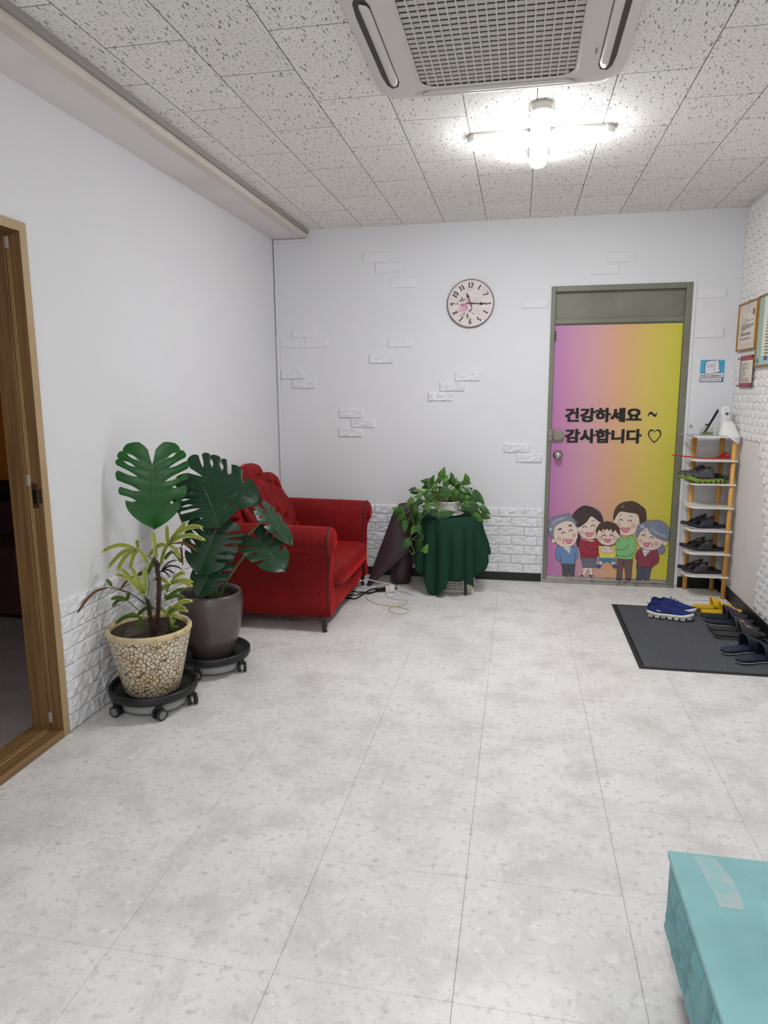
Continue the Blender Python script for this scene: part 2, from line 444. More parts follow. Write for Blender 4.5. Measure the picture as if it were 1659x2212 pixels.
# foam bricks
def brick_mesh(seed, w=.1905, h=.0697, d=.012, flat=1.0, nm='brick'):
    rg = random.Random(seed); b = MB(); nx, nz = 9, 5
    P = []
    for j in range(nz + 1):
        row = []
        for i in range(nx + 1):
            e = (i in (0, nx)) or (j in (0, nz))
            x = -w / 2 + w * i / nx + (0 if e else rg.uniform(-.003, .003)); z = -h / 2 + h * j / nz + (0 if e else rg.uniform(-.003, .003))
            if i in (1, nx - 1): x = math.copysign(w / 2 - .007, x)
            if j in (1, nz - 1): z = math.copysign(h / 2 - .0065 + rg.uniform(-.002, .002), z)
            y = -d * (.38 if e else 1 + flat * rg.uniform(-.42, .42))
            row.append((x, y, z))
        P.append(row)
    b.grid(P, 0, False)
    ring = [P[0][i] for i in range(nx + 1)] + [P[j][nx] for j in range(1, nz + 1)] + [P[nz][i] for i in range(nx - 1, -1, -1)] + [P[j][0] for j in range(nz - 1, 0, -1)]
    b.loft([[(p[0] * 1.006, 0, p[2] * 1.012) for p in ring], ring], 0, False, False)
    return b.mesh(nm, BRICKW)
BRK = [brick_mesh(i) for i in range(7)]
HALF = [brick_mesh(20 + i, .095) for i in range(3)]
def wainscot(parent, a0, a1, z0, rows, along, phase):
    P = .193; H = .0722
    for r in range(rows):
        z = z0 + (r + .5) * H
        n0 = int((a0 - phase) / P) - 2
        for k in range(n0, n0 + int(abs(a1 - a0) / P) + 5):
            c = phase + (k + .5 * (r % 2)) * P + P / 2
            lo, hi = c - P / 2, c + P / 2
            me = random.choice(BRK); sc = 1
            if lo < a0 or hi > a1:
                lo2, hi2 = max(lo, a0), min(hi, a1)
                if hi2 - lo2 < .025: continue
                sc = (hi2 - lo2) / P; c = (lo2 + hi2) / 2
            if along == 'x': piece(me, 'brick', parent, (c, 0, z), (0, 0, 0), (sc, 1, 1))
            else: piece(me, 'brick', parent, (0, c, z), (0, 0, math.pi / 2), (sc, 1, 1))
wainscot(wall_back, .60, 2.066, .062, 7, 'x', .0)
wainscot(wall_left, DY0 + .004, -1.05, .003, 8, 'y', .05)
SB = [(.694, .888, 2.381, 2.456), (.789, .984, 2.306, 2.382), (.898, 1.093, 2.196, 2.272), (.13, .323, 1.85, 1.922), (.03, .222, 1.777, 1.848), (.225, .42, 1.776, 1.848), (.885, 1.076, 1.766, 1.837),
      (.738, .932, 1.649, 1.72), (.035, .226, 1.539, 1.61), (.124, .319, 1.465, 1.536), (1.277, 1.468, 1.438, 1.51), (1.188, 1.378, 1.366, 1.436), (1.388, 1.58, 1.511, 1.583), (.495, .69, 1.239, 1.31),
      (.589, .781, 1.164, 1.235), (.49, .681, 1.093, 1.163), (1.761, 1.953, .984, 1.054), (1.855, 2.046, .911, .982), (2.331, 2.531, 2.238, 2.312), (2.437, 2.632, 2.316, 2.39), (3.047, 3.242, 2.057, 2.13), (3.05, 3.247, 1.791, 1.864), (1.868, 2.059, 2.022, 2.094)]
FLAT = [brick_mesh(40 + i, d=.0075, flat=.55) for i in range(4)]
for i, (x0, x1, z0, z1) in enumerate(SB):
    me = random.choice(FLAT if z0 > 1.75 else BRK)
    piece(me, 'brick', wall_back, ((x0 + x1) / 2, 0, (z0 + z1) / 2), (0, 0, 0), ((x1 - x0) / .193, .95, (z1 - z0) / .0722))

# right wall: woven foam blocks, checkerboard of arched squares
def weave(seed, vert):
    rg = random.Random(seed); b = MB(); n = 4; s = .0472; P = []
    for j in range(n + 1):
        row = []
        for i in range(n + 1):
            u, v = i / n - .5, j / n - .5
            t = u if vert else v
            x = -(.004 + .0085 * math.cos(t * 2.9) + (rg.uniform(-.0012, .0012)))
            row.append((x, s * u, s * v))
        P.append(row)
    b.grid(P, 0, False)
    ring = P[0] + [P[j][n] for j in range(1, n + 1)] + [P[n][i] for i in range(n - 1, -1, -1)] + [P[j][0] for j in range(n - 1, 0, -1)]
    b.loft([[(0, p[1], p[2]) for p in ring], ring], 0, False, False)
    return b
WV = [[weave(i, v) for i in range(3)] for v in (0, 1)]
WVM = [[q.mesh('foam_block', FOAMW) for q in r] for r in WV]
cells = []
for c in range(0, 42):
    for r in range(0, 53):
        y = -.04 - .0483 * (c + .5); z = .1055 + .0483 * (r + .5)
        if z > ZC - .03: continue
        ylim = -.03 if z > 1.12 else (-.62 - .2 * sstep(1.12, .72, z) if z > .72 else -.805 + .02 * math.sin(z * 9))
        if y > ylim - .03: continue
        cells.append((c, r, y, z))
cells.sort(key=lambda q: (-q[0] if 6 <= q[0] <= 18 else 100 + q[0]))
rest = MB()
for i, (c, r, y, z) in enumerate(cells):
    v = (c + r) % 2; k = random.randrange(3)
    if i < 290: piece(WVM[v][k], 'foam_block', wall_right, (XR, y, z))
    else:
        w = WV[v][k]; rest.add([(p[0] + XR, p[1] + y, p[2] + z) for p in w.v], w.f, 0)
o = rest.build('foam_block', FOAMW, wall_right); o['kind'] = 'stuff'
for z in (1.2165, 1.5063, 1.7961, 2.0859, 2.3757):
    b = MB(); b.box(XR - .0035, XR, -1.1, -.03, z - .0022, z + .0022); b.build('panel_seam', CM((120, 114, 108), .8), wall_right)
# skirting
b = MB(); b.box(0, 2.066, -.008, 0, 0, .062); struct(b.build('baseboard_back', BLACK))
b = MB(); b.box(3.046, XR, -.008, 0, 0, .085); struct(b.build('baseboard_back', BLACK))
b = MB(); b.box(XR - .01, XR, YB, -.008, 0, .085); struct(b.build('baseboard_right', BLACK))
# white conduit in the corner and short rail under the soffit
b = MB(); b.box(.006, .03, -.014, 0, .57, ZS - .006); b.box(.03, .287, -.016, 0, ZS - .03, ZS - .006)
struct(b.build('trim_3', W_WHITE, bevel=.003))
b = MB(); b.box(.0, .006, -.003, 0, 1.876, ZS); struct(b.build('trim_4', CM((40, 36, 32))))
b = MB(); b.box(.0, .006, -.004, 0, .57, 1.87); struct(b.build('trim_5', CM((196, 176, 156))))

# ---------------------------------------------------------------- entrance door with printed film
door = struct(thing('door_1', None, None, (2.55, 0, 0)))
b = MB()
for x0, x1 in ((2.074, 2.105), (2.979, 3.022)):
    b.box(x0, x1, -.012, .1, 0, 2.17)
b.box(2.105, 2.979, -.012, .1, 2.132, 2.17)
b.build('door_frame', FRAMEG, door, bevel=.004)
b = MB(); b.box(2.105, 2.979, .012, .08, 1.905, 1.95); b.box(2.105, 2.979, .002, .012, 1.912, 1.944)
b.build('transom_bar', FRAMEG, door, bevel=.003)
b = MB(); b.box(2.105, 2.979, .03, .06, 1.95, 2.132); b.build('transom_panel', FRAMEG, door)
b = MB(); b.box(2.106, 2.978, .0165, .06, .034, 1.903); b.build('door_leaf', FRAMEG, door, bevel=.002)
b = MB(); P = []
rg = random.Random(5)
for j in range(25):
    row = []
    for i in range(13):
        wr = .0012 * math.sin(i * 1.7 + j * .2) * max(0, 1 - (24 - j) / 2.0) + .0003 * math.sin(j * .9 + i)
        row.append((2.1065 + (2.9765 - 2.1065) * i / 12, .0145 - abs(wr), .05 + 1.85 * j / 24))
    P.append(row)
b.grid(P); film = b.build('printed_film', FILM, door)
b = MB(); b.box(2.106, 2.978, .0155, .0165, .034, .052); b.build('kick_strip', STEEL, door)
b = MB(); b.box(2.074, 3.022, -.02, .1, 0, .022); b.box(2.09, 3.0, -.006, .014, .022, .033); b.build('threshold', STEEL, door, bevel=.003)
b = MB(); b.box(2.1065, 2.117, .004, .0165, 1.79, 1.86); b.build('hinge', CM((60, 54, 50)), door)
# rim lock and keeper
b = MB(); b.box(2.118, 2.158, -.008, .0145, 1.075, 1.152); b.cyl((2.158, .0145, 1.113), (2.158, -.012, 1.113), .0385, 28)
b.box(2.156, 2.19, -.008, .0145, 1.078, 1.149)
lock = b.build('rim_lock', LOCKM, door, bevel=.003)
b = MB(); b.cyl((2.165, -.012, 1.113), (2.165, -.02, 1.113), .026, 24); b.build('lock_cylinder', LOCKM, lock)
b = MB(); b.box(2.083, 2.112, -.018, -.002, 1.073, 1.158); b.box(2.112, 2.122, -.016, -.002, 1.098, 1.108); b.box(2.112, 2.122, -.016, -.002, 1.12, 1.13); b.build('lock_keeper', LOCKM, door, bevel=.002)
b = MB()
for x, z in ((2.127, 1.143), (2.127, 1.083), (2.146, 1.148), (2.146, 1.078), (2.092, 1.148), (2.092, 1.083), (2.104, 1.115)):
    b.cyl((x, -.0225 if x < 2.11 else -.0085, z), (x, -.006, z), .0035, 10)
b.build('screw_head', CM((50, 46, 42)), lock)
b = MB(); b.lathe([(.0, 0), (.036, 0), (.037, .004), (.031, .012), (.016, .016), (.014, .03), (.024, .036), (.028, .048), (.026, .06), (.017, .067), (0, .068)], (0, 0, 0), 28)
b.v = [(2.159 + p[0], .0145 - p[2], .97 + p[1]) for p in b.v]
b.build('door_knob', CHROME, door)
# lettering
def text_mesh(body, size, loc, mat, parent, name='lettering', bold=.0, align='LEFT', width=None, height=None, ax='y', rot=0, shear=0):
    cu = bpy.data.curves.new('t', 'FONT'); cu.body = body; cu.size = 1.0; cu.offset = bold; cu.resolution_u = 4; cu.shear = shear
    t = bpy.data.objects.new('t', cu); COL.objects.link(t)
    bpy.context.view_layer.update()
    dg = bpy.context.evaluated_depsgraph_get()
    me = bpy.data.meshes.new_from_object(t.evaluated_get(dg))
    bpy.data.objects.remove(t); bpy.data.curves.remove(cu)
    xs = [v.co.x for v in me.vertices] or [0, 1]; ys = [v.co.y for v in me.vertices] or [0, 1]
    x0, x1, y0, y1 = min(xs), max(xs), min(ys), max(ys)
    sy = (height / (y1 - y0)) if height else size
    sx = (width / (x1 - x0)) if width else sy
    inv = WM[parent.name].inverted()
    for v in me.vertices:
        X, Y = (v.co.x - x0) * sx, (v.co.y - y0) * sy
        if align == 'CENTER': X -= (x1 - x0) * sx / 2; Y -= (y1 - y0) * sy / 2
        c, s_ = math.cos(rot), math.sin(rot); X, Y = X * c - Y * s_, X * s_ + Y * c
        p = {'y': (loc[0] + X, loc[1], loc[2] + Y), 'x': (loc[0], loc[1] - X, loc[2] + Y), 'c': (loc[0] + X, loc[1] - Y, loc[2])}[ax]
        v.co = inv @ Vector(p)
    me.materials.clear(); me.materials.append(mat)
    o = bpy.data.objects.new(name, me); COL.objects.link(o); o.parent = parent; WM[o.name] = WM[parent.name].copy()
    return o
LY = .0118
def bold_text(body, x, z, w, h, e):
    o = text_mesh(body, 1, (x + e, LY, z + e), INK, film, width=w - 2 * e, height=h - 2 * e)
    vs = [v.co.copy() for v in o.data.vertices]; fs = [list(p.vertices) for p in o.data.polygons]; V, F = [], []
    for i, (dx, dz) in enumerate(((0, 0), (e, 0), (-e, 0), (0, e * .6), (0, -e * .6), (e, e * .6), (-e, e * .6), (e, -e * .6), (-e, -e * .6))):
        k = len(V); V += [(v.x + dx, v.y - .00004 * i, v.z + dz) for v in vs]; F += [[k + q for q in f] for f in fs]
    me = bpy.data.meshes.new('lettering'); me.from_pydata(V, [], F); me.materials.append(INK); o.data = me
bold_text('건강하세요', 2.199, 1.209, .536, .109, .006); bold_text('감사합니다', 2.204, 1.057, .538, .109, .006)
b = MB(); P = crom([(2.777, LY, 1.256), (2.788, LY, 1.275), (2.803, LY, 1.276), (2.818, LY, 1.262), (2.83, LY, 1.262), (2.838, LY, 1.28)], 5)
b.grid([[(p.x, p.y, p.z + .009) for p in P], [(p.x, p.y, p.z - .009) for p in P]], 0, False); b.build('lettering', INK, film)
b = MB(); H = [(0, -.05), (-.02, -.03), (-.04, -.004), (-.046, .022), (-.038, .043), (-.02, .05), (-.006, .043), (0, .03), (.006, .043), (.02, .05), (.038, .043), (.046, .022), (.04, -.004), (.02, -.03)]
hp = lambda k: [(2.83 + x * k, LY, 1.112 + (z + .0) * k) for x, z in H]
A, B_ = hp(1), hp(.8)
b.grid([A + [A[0]], B_ + [B_[0]]], 0, False); b.build('lettering', INK, film)

# printed family on the film: flat shapes laid over one another
def fx(p): return 2.04828 + 5.98208e-4 * p[0] + 2.99e-5 * p[1]
def fz(p): return .695511 + 2.1e-5 * p[0] - 6.37723e-4 * p[1]
class Fig:
    def __init__(s, y0): s.b = MB(); s.mats = []; s.y = y0
    def mi(s, c):
        k = tuple(c)
        if k not in s.mats: s.mats.append(k)
        return s.mats.index(k)
    def poly(s, pts, col, out=3.2, smooth=True):
        P = [Vector((fx(p), 0, fz(p))) for p in pts]
        if smooth: P = crom(P, 5, True)
        s.y -= .00011
        if out:
            c = sum(P, Vector()) / len(P); w = out * 6e-4
            n = len(P); O = []
            for i in range(n):
                t = (P[(i + 1) % n] - P[i - 1]); t = t.normalized() if t.length > 1e-9 else Vector((1, 0, 0))
                O.append(Vector((t.z, 0, -t.x)))
            ar = sum(P[i].x * P[(i + 1) % n].z - P[(i + 1) % n].x * P[i].z for i in range(n))
            sg = 1 if ar > 0 else -1
            s.b.add([(p.x + sg * o.x * w, s.y, p.z + sg * o.z * w) for p, o in zip(P, O)], [list(range(n))], s.mi((38, 30, 32)))
            s.y -= .00011
        s.b.add([(p.x, s.y, p.z) for p in P], [list(range(len(P)))], s.mi(col))
    def ell(s, c, a, bb, col, out=3.2, rot=0):
        s.poly([(c[0] + a * math.cos(t) * math.cos(rot) - bb * math.sin(t) * math.sin(rot), c[1] + a * math.cos(t) * math.sin(rot) + bb * math.sin(t) * math.cos(rot)) for t in [i * math.pi / 9 for i in range(18)]], col, out, False)
    def line(s, pts, w=6, col=(38, 30, 32)):
        P = crom([Vector((fx(p), 0, fz(p))) for p in pts], 5); s.y -= .00011; w *= 3e-4
        A, B = [], []
        for i, p in enumerate(P):
            t = (P[min(i + 1, len(P) - 1)] - P[max(i - 1, 0)]).normalized(); o = Vector((-t.z, 0, t.x)) * w
            A.append((p.x + o.x, s.y, p.z + o.z)); B.append((p.x - o.x, s.y, p.z - o.z))
        s.b.grid([A, B], s.mi(col), False)
    def done(s): return s.b.build('printed_figure', [CM(c, .42) for c in s.mats], film, fixn=False)
SK = (228, 205, 190); BL = (214, 174, 158); MOUTH = (160, 52, 70); TNG = (216, 132, 150); WHT = (232, 226, 226)
def face(f, eyes, mouth, mw, mh, brows, cheeks, tilt=0):
    for c in cheeks: f.ell(c, 30, 27, BL, 0)
    for (x, y) in eyes: f.line([(x - 24, y + 10 + tilt * 4), (x - 12, y - 8), (x, y - 12), (x + 13, y - 8), (x + 24, y + 10 - tilt * 4)], 9)
    x, y = mouth
    f.poly([(x - mw, y - mh * .5), (x, y - mh * .42), (x + mw, y - mh * .5), (x + mw * .8, y + mh * .3), (x + mw * .3, y + mh * .9), (x - mw * .3, y + mh * .9), (x - mw * .8, y + mh * .3)], TNG, 4)
    for (x, y) in brows: f.line([(x - 18, y + 6), (x, y - 4), (x + 18, y + 4)], 6)
# mother
f = Fig(.0124)
f.poly([(440, 480), (455, 420), (470, 560), (480, 660), (430, 665), (425, 560)], (58, 40, 44))
f.poly([(500, 915), (570, 915), (545, 960), (515, 1018), (485, 1018), (500, 960)], SK); f.poly([(570, 915), (618, 915), (612, 960), (610, 1020), (578, 1018), (570, 960)], SK)
f.poly([(480, 1010), (500, 1015), (498, 1024), (478, 1022)], (40, 34, 38)); f.poly([(574, 1012), (612, 1014), (612, 1026), (580, 1024)], (40, 34, 38))
f.poly([(478, 795), (660, 795), (655, 850), (645, 915), (570, 918), (500, 915), (485, 850)], (108, 104, 122))
f.poly([(470, 575), (560, 600), (650, 575), (720, 620), (745, 740), (680, 760), (660, 800), (560, 802), (475, 795), (468, 740), (452, 680), (455, 620)], (152, 42, 58))
f.line([(540, 655), (560, 685), (620, 700), (720, 690)]); f.line([(470, 735), (540, 770), (640, 778), (745, 745)])
f.ell((587, 430), 158, 148, SK); f.poly([(550, 590), (600, 604), (640, 592), (600, 584)], SK, 0)
f.poly([(435, 430), (370, 310), (420, 235), (480, 190), (530, 178), (590, 190), (640, 208), (700, 250), (735, 320), (738, 380), (690, 360), (600, 300), (540, 370)], (64, 46, 50))
face(f, [(523, 432), (622, 418)], (575, 515), 48, 32, [(622, 355)], [(480, 495), (655, 480)])
f.ell((428, 372), 16, 18, (104, 84, 90), 0); f.line([(630, 214), (680, 240), (706, 280)], 5, (120, 98, 100)); f.done()
# father
f = Fig(.0124)
f.poly([(915, 800), (1000, 805), (995, 860), (975, 960), (968, 1058), (905, 1060), (912, 930)], (112, 84, 82)); f.poly([(990, 805), (1090, 805), (1085, 930), (1075, 1062), (1020, 1060), (1005, 960)], (112, 84, 82)); f.line([(970, 862), (985, 852), (1000, 890)], 6)
f.poly([(905, 1050), (965, 1052), (965, 1062), (903, 1062)], (64, 52, 58), 3, False); f.poly([(1018, 1052), (1075, 1054), (1075, 1068), (1010, 1064)], (64, 52, 58), 3, False)
f.poly([(930, 540), (1010, 570), (1085, 530), (1125, 590), (1135, 660), (1110, 745), (1090, 810), (1000, 814), (918, 800), (905, 770), (820, 735), (880, 700), (895, 610)], (130, 190, 124))
f.line([(1045, 635), (1020, 685), (960, 702), (880, 695)]); f.line([(825, 738), (920, 770), (1040, 780), (1105, 735)])
f.ell((868, 370), 14, 20, SK); f.ell((1024, 385), 156, 150, SK)
f.poly([(870, 350), (872, 270), (900, 200), (960, 150), (1060, 130), (1130, 145), (1190, 185), (1235, 225), (1250, 290), (1245, 360), (1180, 385), (1172, 320), (1150, 275), (1060, 262), (940, 245), (905, 290)], (74, 56, 46))
face(f, [(953, 350), (1058, 362)], (1008, 460), 50, 34, [(948, 292), (1070, 304)], [(925, 400), (1098, 418)])
f.ell((975, 192), 20, 18, (116, 96, 84), 0); f.done()
# grandfather
f = Fig(.0095)
f.poly([(240, 860), (325, 862), (318, 930), (312, 1016), (252, 1014), (246, 940)], (78, 78, 90)); f.poly([(318, 862), (398, 862), (394, 940), (386, 1020), (336, 1016), (325, 940)], (78, 78, 90))
f.poly([(205, 660), (300, 690), (385, 655), (430, 710), (440, 760), (420, 815), (398, 830), (395, 868), (310, 874), (235, 866), (230, 845), (185, 825), (162, 760), (172, 700)], (104, 138, 182))
f.line([(212, 752), (222, 800), (230, 850)]); f.line([(404, 738), (398, 800), (396, 850)])
f.poly([(262, 680), (350, 672), (335, 750), (300, 722)], WHT, 3, False); f.line([(290, 722), (345, 682)], 4); f.line([(285, 690), (330, 735)], 4)
f.ell((140, 595), 24, 26, SK); f.ell((287, 500), 152, 178, SK, 3.2, -.08)
f.poly([(130, 570), (85, 500), (78, 410), (110, 340), (180, 300), (260, 282), (340, 268), (328, 290), (370, 310), (405, 350), (425, 430), (380, 370), (300, 352), (200, 390), (150, 440)], (126, 132, 150))
face(f, [(263, 500), (355, 472)], (328, 595), 44, 34, [], [(208, 570), (390, 525)], 1)
f.poly([(195, 462), (215, 445), (240, 445), (235, 458)], (96, 98, 110), 3); f.poly([(322, 415), (345, 402), (370, 408), (360, 418)], (96, 98, 110), 3)
f.line([(273, 562), (258, 590), (262, 628)], 6)
for d in (0, 18, 36): f.line([(118 + d * .3, 372 + d), (200, 332 + d * .5), (300 - d, 308 + d * .6)], 5, (188, 194, 206))
f.ell((108, 455), 20, 20, (176, 182, 194), 0); f.done()
# grandmother
f = Fig(.0095)
f.ell((1425, 700), 50, 46, (126, 132, 150))
f.poly([(1145, 880), (1235, 900), (1220, 960), (1205, 1056), (1145, 1056), (1148, 960)], (78, 80, 96)); f.poly([(1225, 900), (1318, 895), (1305, 960), (1285, 1058), (1225, 1056), (1215, 960)], (78, 80, 96))
f.poly([(1190, 690), (1260, 715), (1370, 700), (1400, 770), (1400, 840), (1350, 885), (1322, 902), (1240, 906), (1150, 885), (1150, 840), (1128, 800), (1140, 730)], (138, 62, 78))
f.line([(1166, 770), (1150, 830), (1152, 880)]); f.line([(1352, 795), (1335, 850), (1322, 895)])
f.poly([(1205, 695), (1300, 715), (1235, 785)], WHT, 3, False); f.line([(1215, 720), (1270, 745)], 4); f.line([(1280, 715), (1225, 760)], 4)
f.ell((1470, 615), 32, 34, SK); f.ell((1300, 565), 160, 142, SK)
f.poly([(1145, 560), (1135, 480), (1165, 405), (1240, 370), (1340, 352), (1430, 365), (1500, 425), (1525, 510), (1510, 580), (1480, 598), (1380, 560), (1300, 500), (1258, 438), (1190, 480)], (126, 132, 150))
face(f, [(1220, 532), (1315, 558)], (1257, 635), 36, 34, [(1226, 475)], [(1185, 595), (1370, 630)], -1)
f.line([(1303, 610), (1320, 635), (1322, 668)], 6)
for d in (0, 16, 40): f.line([(1305 - d * .6, 430 + d), (1390, 500 + d * .6), (1485, 530 + d * .6)], 5, (188, 194, 206))
f.ell((1205, 425), 24, 20, (176, 182, 194), 0); f.done()
# child
f = Fig(.0066)
for m in (1, -1):
    X = lambda x: 786 + m * (x - 786)
    f.poly([(X(700), 835), (X(735), 845), (X(718), 885), (X(690), 875)], SK); f.poly([(X(697), 852), (X(728), 858), (X(722), 880), (X(690), 872)], WHT, 3, False)
    f.poly([(X(690), 878), (X(712), 885), (X(705), 915), (X(680), 916), (X(660), 898)], (56, 82, 168))
f.poly([(705, 790), (880, 790), (890, 832), (825, 852), (786, 830), (760, 852), (690, 826)], (62, 132, 170), 3.2, False)
f.poly([(700, 650), (790, 670), (885, 650), (890, 690), (885, 792), (790, 796), (705, 790), (690, 690)], (222, 206, 92))
f.ell((666, 540), 20, 26, SK); f.ell((926, 548), 18, 26, SK); f.ell((796, 530), 130, 118, SK)
f.poly([(660, 520), (660, 450), (700, 390), (790, 362), (880, 385), (935, 440), (942, 520), (915, 505), (890, 460), (860, 490), (835, 448), (812, 474), (792, 445), (762, 468), (742, 446), (722, 480), (690, 462)], (78, 54, 46), 3.2, False)
face(f, [(752, 532), (842, 532)], (795, 586), 42, 26, [(740, 486), (850, 488)], [(712, 560), (885, 562)])
f.poly([(715, 690), (735, 662), (775, 655), (830, 665), (878, 695), (870, 715), (820, 740), (760, 735), (720, 712)], SK); f.line([(740, 680), (748, 700)], 4); f.line([(765, 672), (775, 700), (800, 735)], 4); f.line([(820, 675), (835, 700)], 4); f.line([(850, 680), (860, 705)], 4)
f.done()
# plaster bead round the door frame
b = MB(); b.box(3.022, 3.046, -.006, 0, .02, 2.185); b.box(2.06, 3.046, -.005, 0, 2.17, 2.186); struct(b.build('trim_6', W_WHITE, bevel=.002))

# ---------------------------------------------------------------- left doorway and the side room
d2 = struct(thing('door_2', None, None, (0, DY0, 0)))
def jamb(y0, y1, s):
    b = MB(); b.box(-.13, .008, y0, y1, 0, DZ); b.box(-.13, -.053, y0 - s * .012, y0, .04, DZ - .03); return b
jamb(DY0 - .036, DY0, 1).build('jamb', WOOD, d2, bevel=.002)
jamb(DY1 + .036, DY1, -1).build('jamb', WOOD, d2, bevel=.002)
b = MB(); b.box(.008, .0095, DY0 - .036, DY0 + .002, .0, DZ); b.build('casing_edge', WOODC, d2)
b = MB(); b.box(.0095, .008, DY1 + .036, DY0 - .036, DZ - .036, DZ); b.build('casing_edge', WOODC, d2)
b = MB(); b.box(-.13, .008, DY1 + .036, DY0 - .036, DZ - .036, DZ); b.box(-.13, -.053, DY1 + .05, DY0 - .05, DZ - .05, DZ - .036); b.build('door_head', WOOD, d2, bevel=.002)
b = MB(); b.box(-.13, .012, DY1 + .036, DY0 - .036, 0, .034); b.box(-.13, -.05, DY1 + .036, DY0 - .036, .034, .046); b.build('door_sill', SILLW, d2, bevel=.003)
b = MB()
for x in (-.041, -.049): b.cyl((x, DY0 - .0375, .046), (x, DY0 - .0375, DZ - .04), .0028, 8)
b.cyl((-.045, DY1 + .04, .0365), (-.045, DY0 - .04, .0365), .003, 8)
b.build('gasket', WOODL, d2)
b = MB(); b.box(-.04, -.01, DY0 - .039, DY0 - .036, .985, 1.085); b.box(-.02, .006, DY0 - .0385, DY0 - .036, 1.005, 1.062)
sp = b.build('strike_plate', M('brown_metal', (104, 80, 64), .4, .6), d2, bevel=.001)
b = MB(); b.box(-.034, -.018, DY0 - .0398, DY0 - .0385, 1.005, 1.06); b.build('latch_hole', CM((12, 11, 11)), sp)
for z in (1.06, 1.1): pass
for z in (1.095, 2.0, .085):
    b = MB(); b.box(-.054, -.04, DY0 - .043, DY0 - .036, z - .02, z + .024); b.build('plastic_clip', CM((176, 172, 168)), d2, bevel=.002)
# side room shell
b = MB(); b.box(-4.5, -.13, -5.2, -.78, -.06, 0); struct(b.build('floor', VINYL2))
b = MB(); b.box(-4.5, -.13, -.86, -.78, -.06, 2.7); struct(b.build('wall_side', ORANGE))
b = MB(); b.box(-4.6, -4.5, -5.2, -.78, -.06, 2.7); struct(b.build('wall_side', ORANGE))
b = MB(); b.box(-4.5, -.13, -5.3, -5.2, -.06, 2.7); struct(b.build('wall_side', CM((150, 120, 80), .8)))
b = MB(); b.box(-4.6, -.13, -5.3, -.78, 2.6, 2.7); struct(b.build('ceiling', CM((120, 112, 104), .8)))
t = thing('leather_couch', 'dark maroon couch in the unlit side room seen through the doorway', 'couch', (-2.0, -1.1, 0))
b = MB(); b.box(-2.9, -1.12, -1.6, -.9, .06, .44); b.build('base', MAROON, t, bevel=.03)
b = MB(); b.box(-2.9, -1.12, -1.2, -.9, .42, .72); b.build('backrest', MAROON, t, bevel=.05)
for x in (-2.85, -2.27, -1.69):
    b = MB(); b.box(x, x + .56, -1.62, -1.18, .4, .5); b.build('seat_cushion', MAROON, t, bevel=.04)
for x in (-2.8, -1.25):
    for y in (-1.5, -1.0):
        b = MB(); b.box(x, x + .05, y, y + .05, 0, .07); b.build('foot', CM((20, 18, 18)), t)
b = MB(); b.box(-2.2, -1.22, -1.12, -.88, .72, .83); tag(b.build('bolster', DCUSH, bevel=.04), 'black bolster lying along the top of the side room couch', 'bolster')
t = thing('wall_picture', 'pale framed sheet on the orange wall of the side room', 'picture', (-1.8, -.865, 1.6))
b = MB(); b.box(-2.0, -1.585, -.875, -.861, 1.42, 1.76); b.build('frame', CM((96, 92, 84)), t)
b = MB(); b.box(-1.98, -1.605, -.878, -.874, 1.44, 1.74); b.build('print', CM((150, 150, 142)), t)

# ---------------------------------------------------------------- ceiling air conditioner
AX, AY, AZ = 1.752, -2.735, ZC
ac = thing('ceiling_air_conditioner', 'white four way cassette air conditioner set into the tiled ceiling', 'air conditioner', (AX, AY, AZ))
def rrect(cx, cy, hx, hy, r, z, n=6):
    out = []
    for qx, qy, a0 in ((1, 1, 0), (-1, 1, 90), (-1, -1, 180), (1, -1, 270)):
        for k in range(n + 1):
            a = math.radians(a0 + 90 * k / n)
            out.append((cx + qx * (hx - r) + r * math.cos(a), cy + qy * (hy - r) + r * math.sin(a), z))
    return out
b = MB()
HX, HY = .465, .465
# outer skirt, then the face ring down to the grille opening
b.loft([rrect(AX, AY, HX, HY, .05, AZ - .001), rrect(AX, AY, HX, HY, .05, AZ - .016), rrect(AX, AY, HX - .012, HY - .012, .05, AZ - .026)], 0, True, False)
GX, GY = .283, .335
SL = .345; SW0, SW1 = .372, .423
# face ring as a grid without slot openings; plates stand for them on all sides
xs = sorted({-HX + .012, -SW1, -SW0, -GX, GX, SW0, SW1, HX - .012, -SL + .02, SL - .02}); ys = sorted({-HY + .012, -SW1, -SW0, -GY, GY, SW0, SW1, HY - .012})
def fz_(x, y):
    d = max(abs(x) / HX, abs(y) / HY)
    return AZ - .026 - .02 * (1 - sstep(.6, 1.0, d))
inner = rrect(AX, AY, GX, GY, .06, 0, 6); outer = rrect(AX, AY, HX - .012, HY - .012, .05, 0, 6)
rings = []
for t in (0, .05, .1, .15, .2, .26, .4, .7, 1):
    R = []
    for p, q in zip(outer, inner):
        x, y = p[0] * (1 - t) + q[0] * t, p[1] * (1 - t) + q[1] * t
        R.append((x, y, AZ - .026 - .022 * sstep(-.05, .24, t)))
    rings.append(R)
b.loft(rings, 0, True, False)
panel = b.build('panel', ACW, ac)
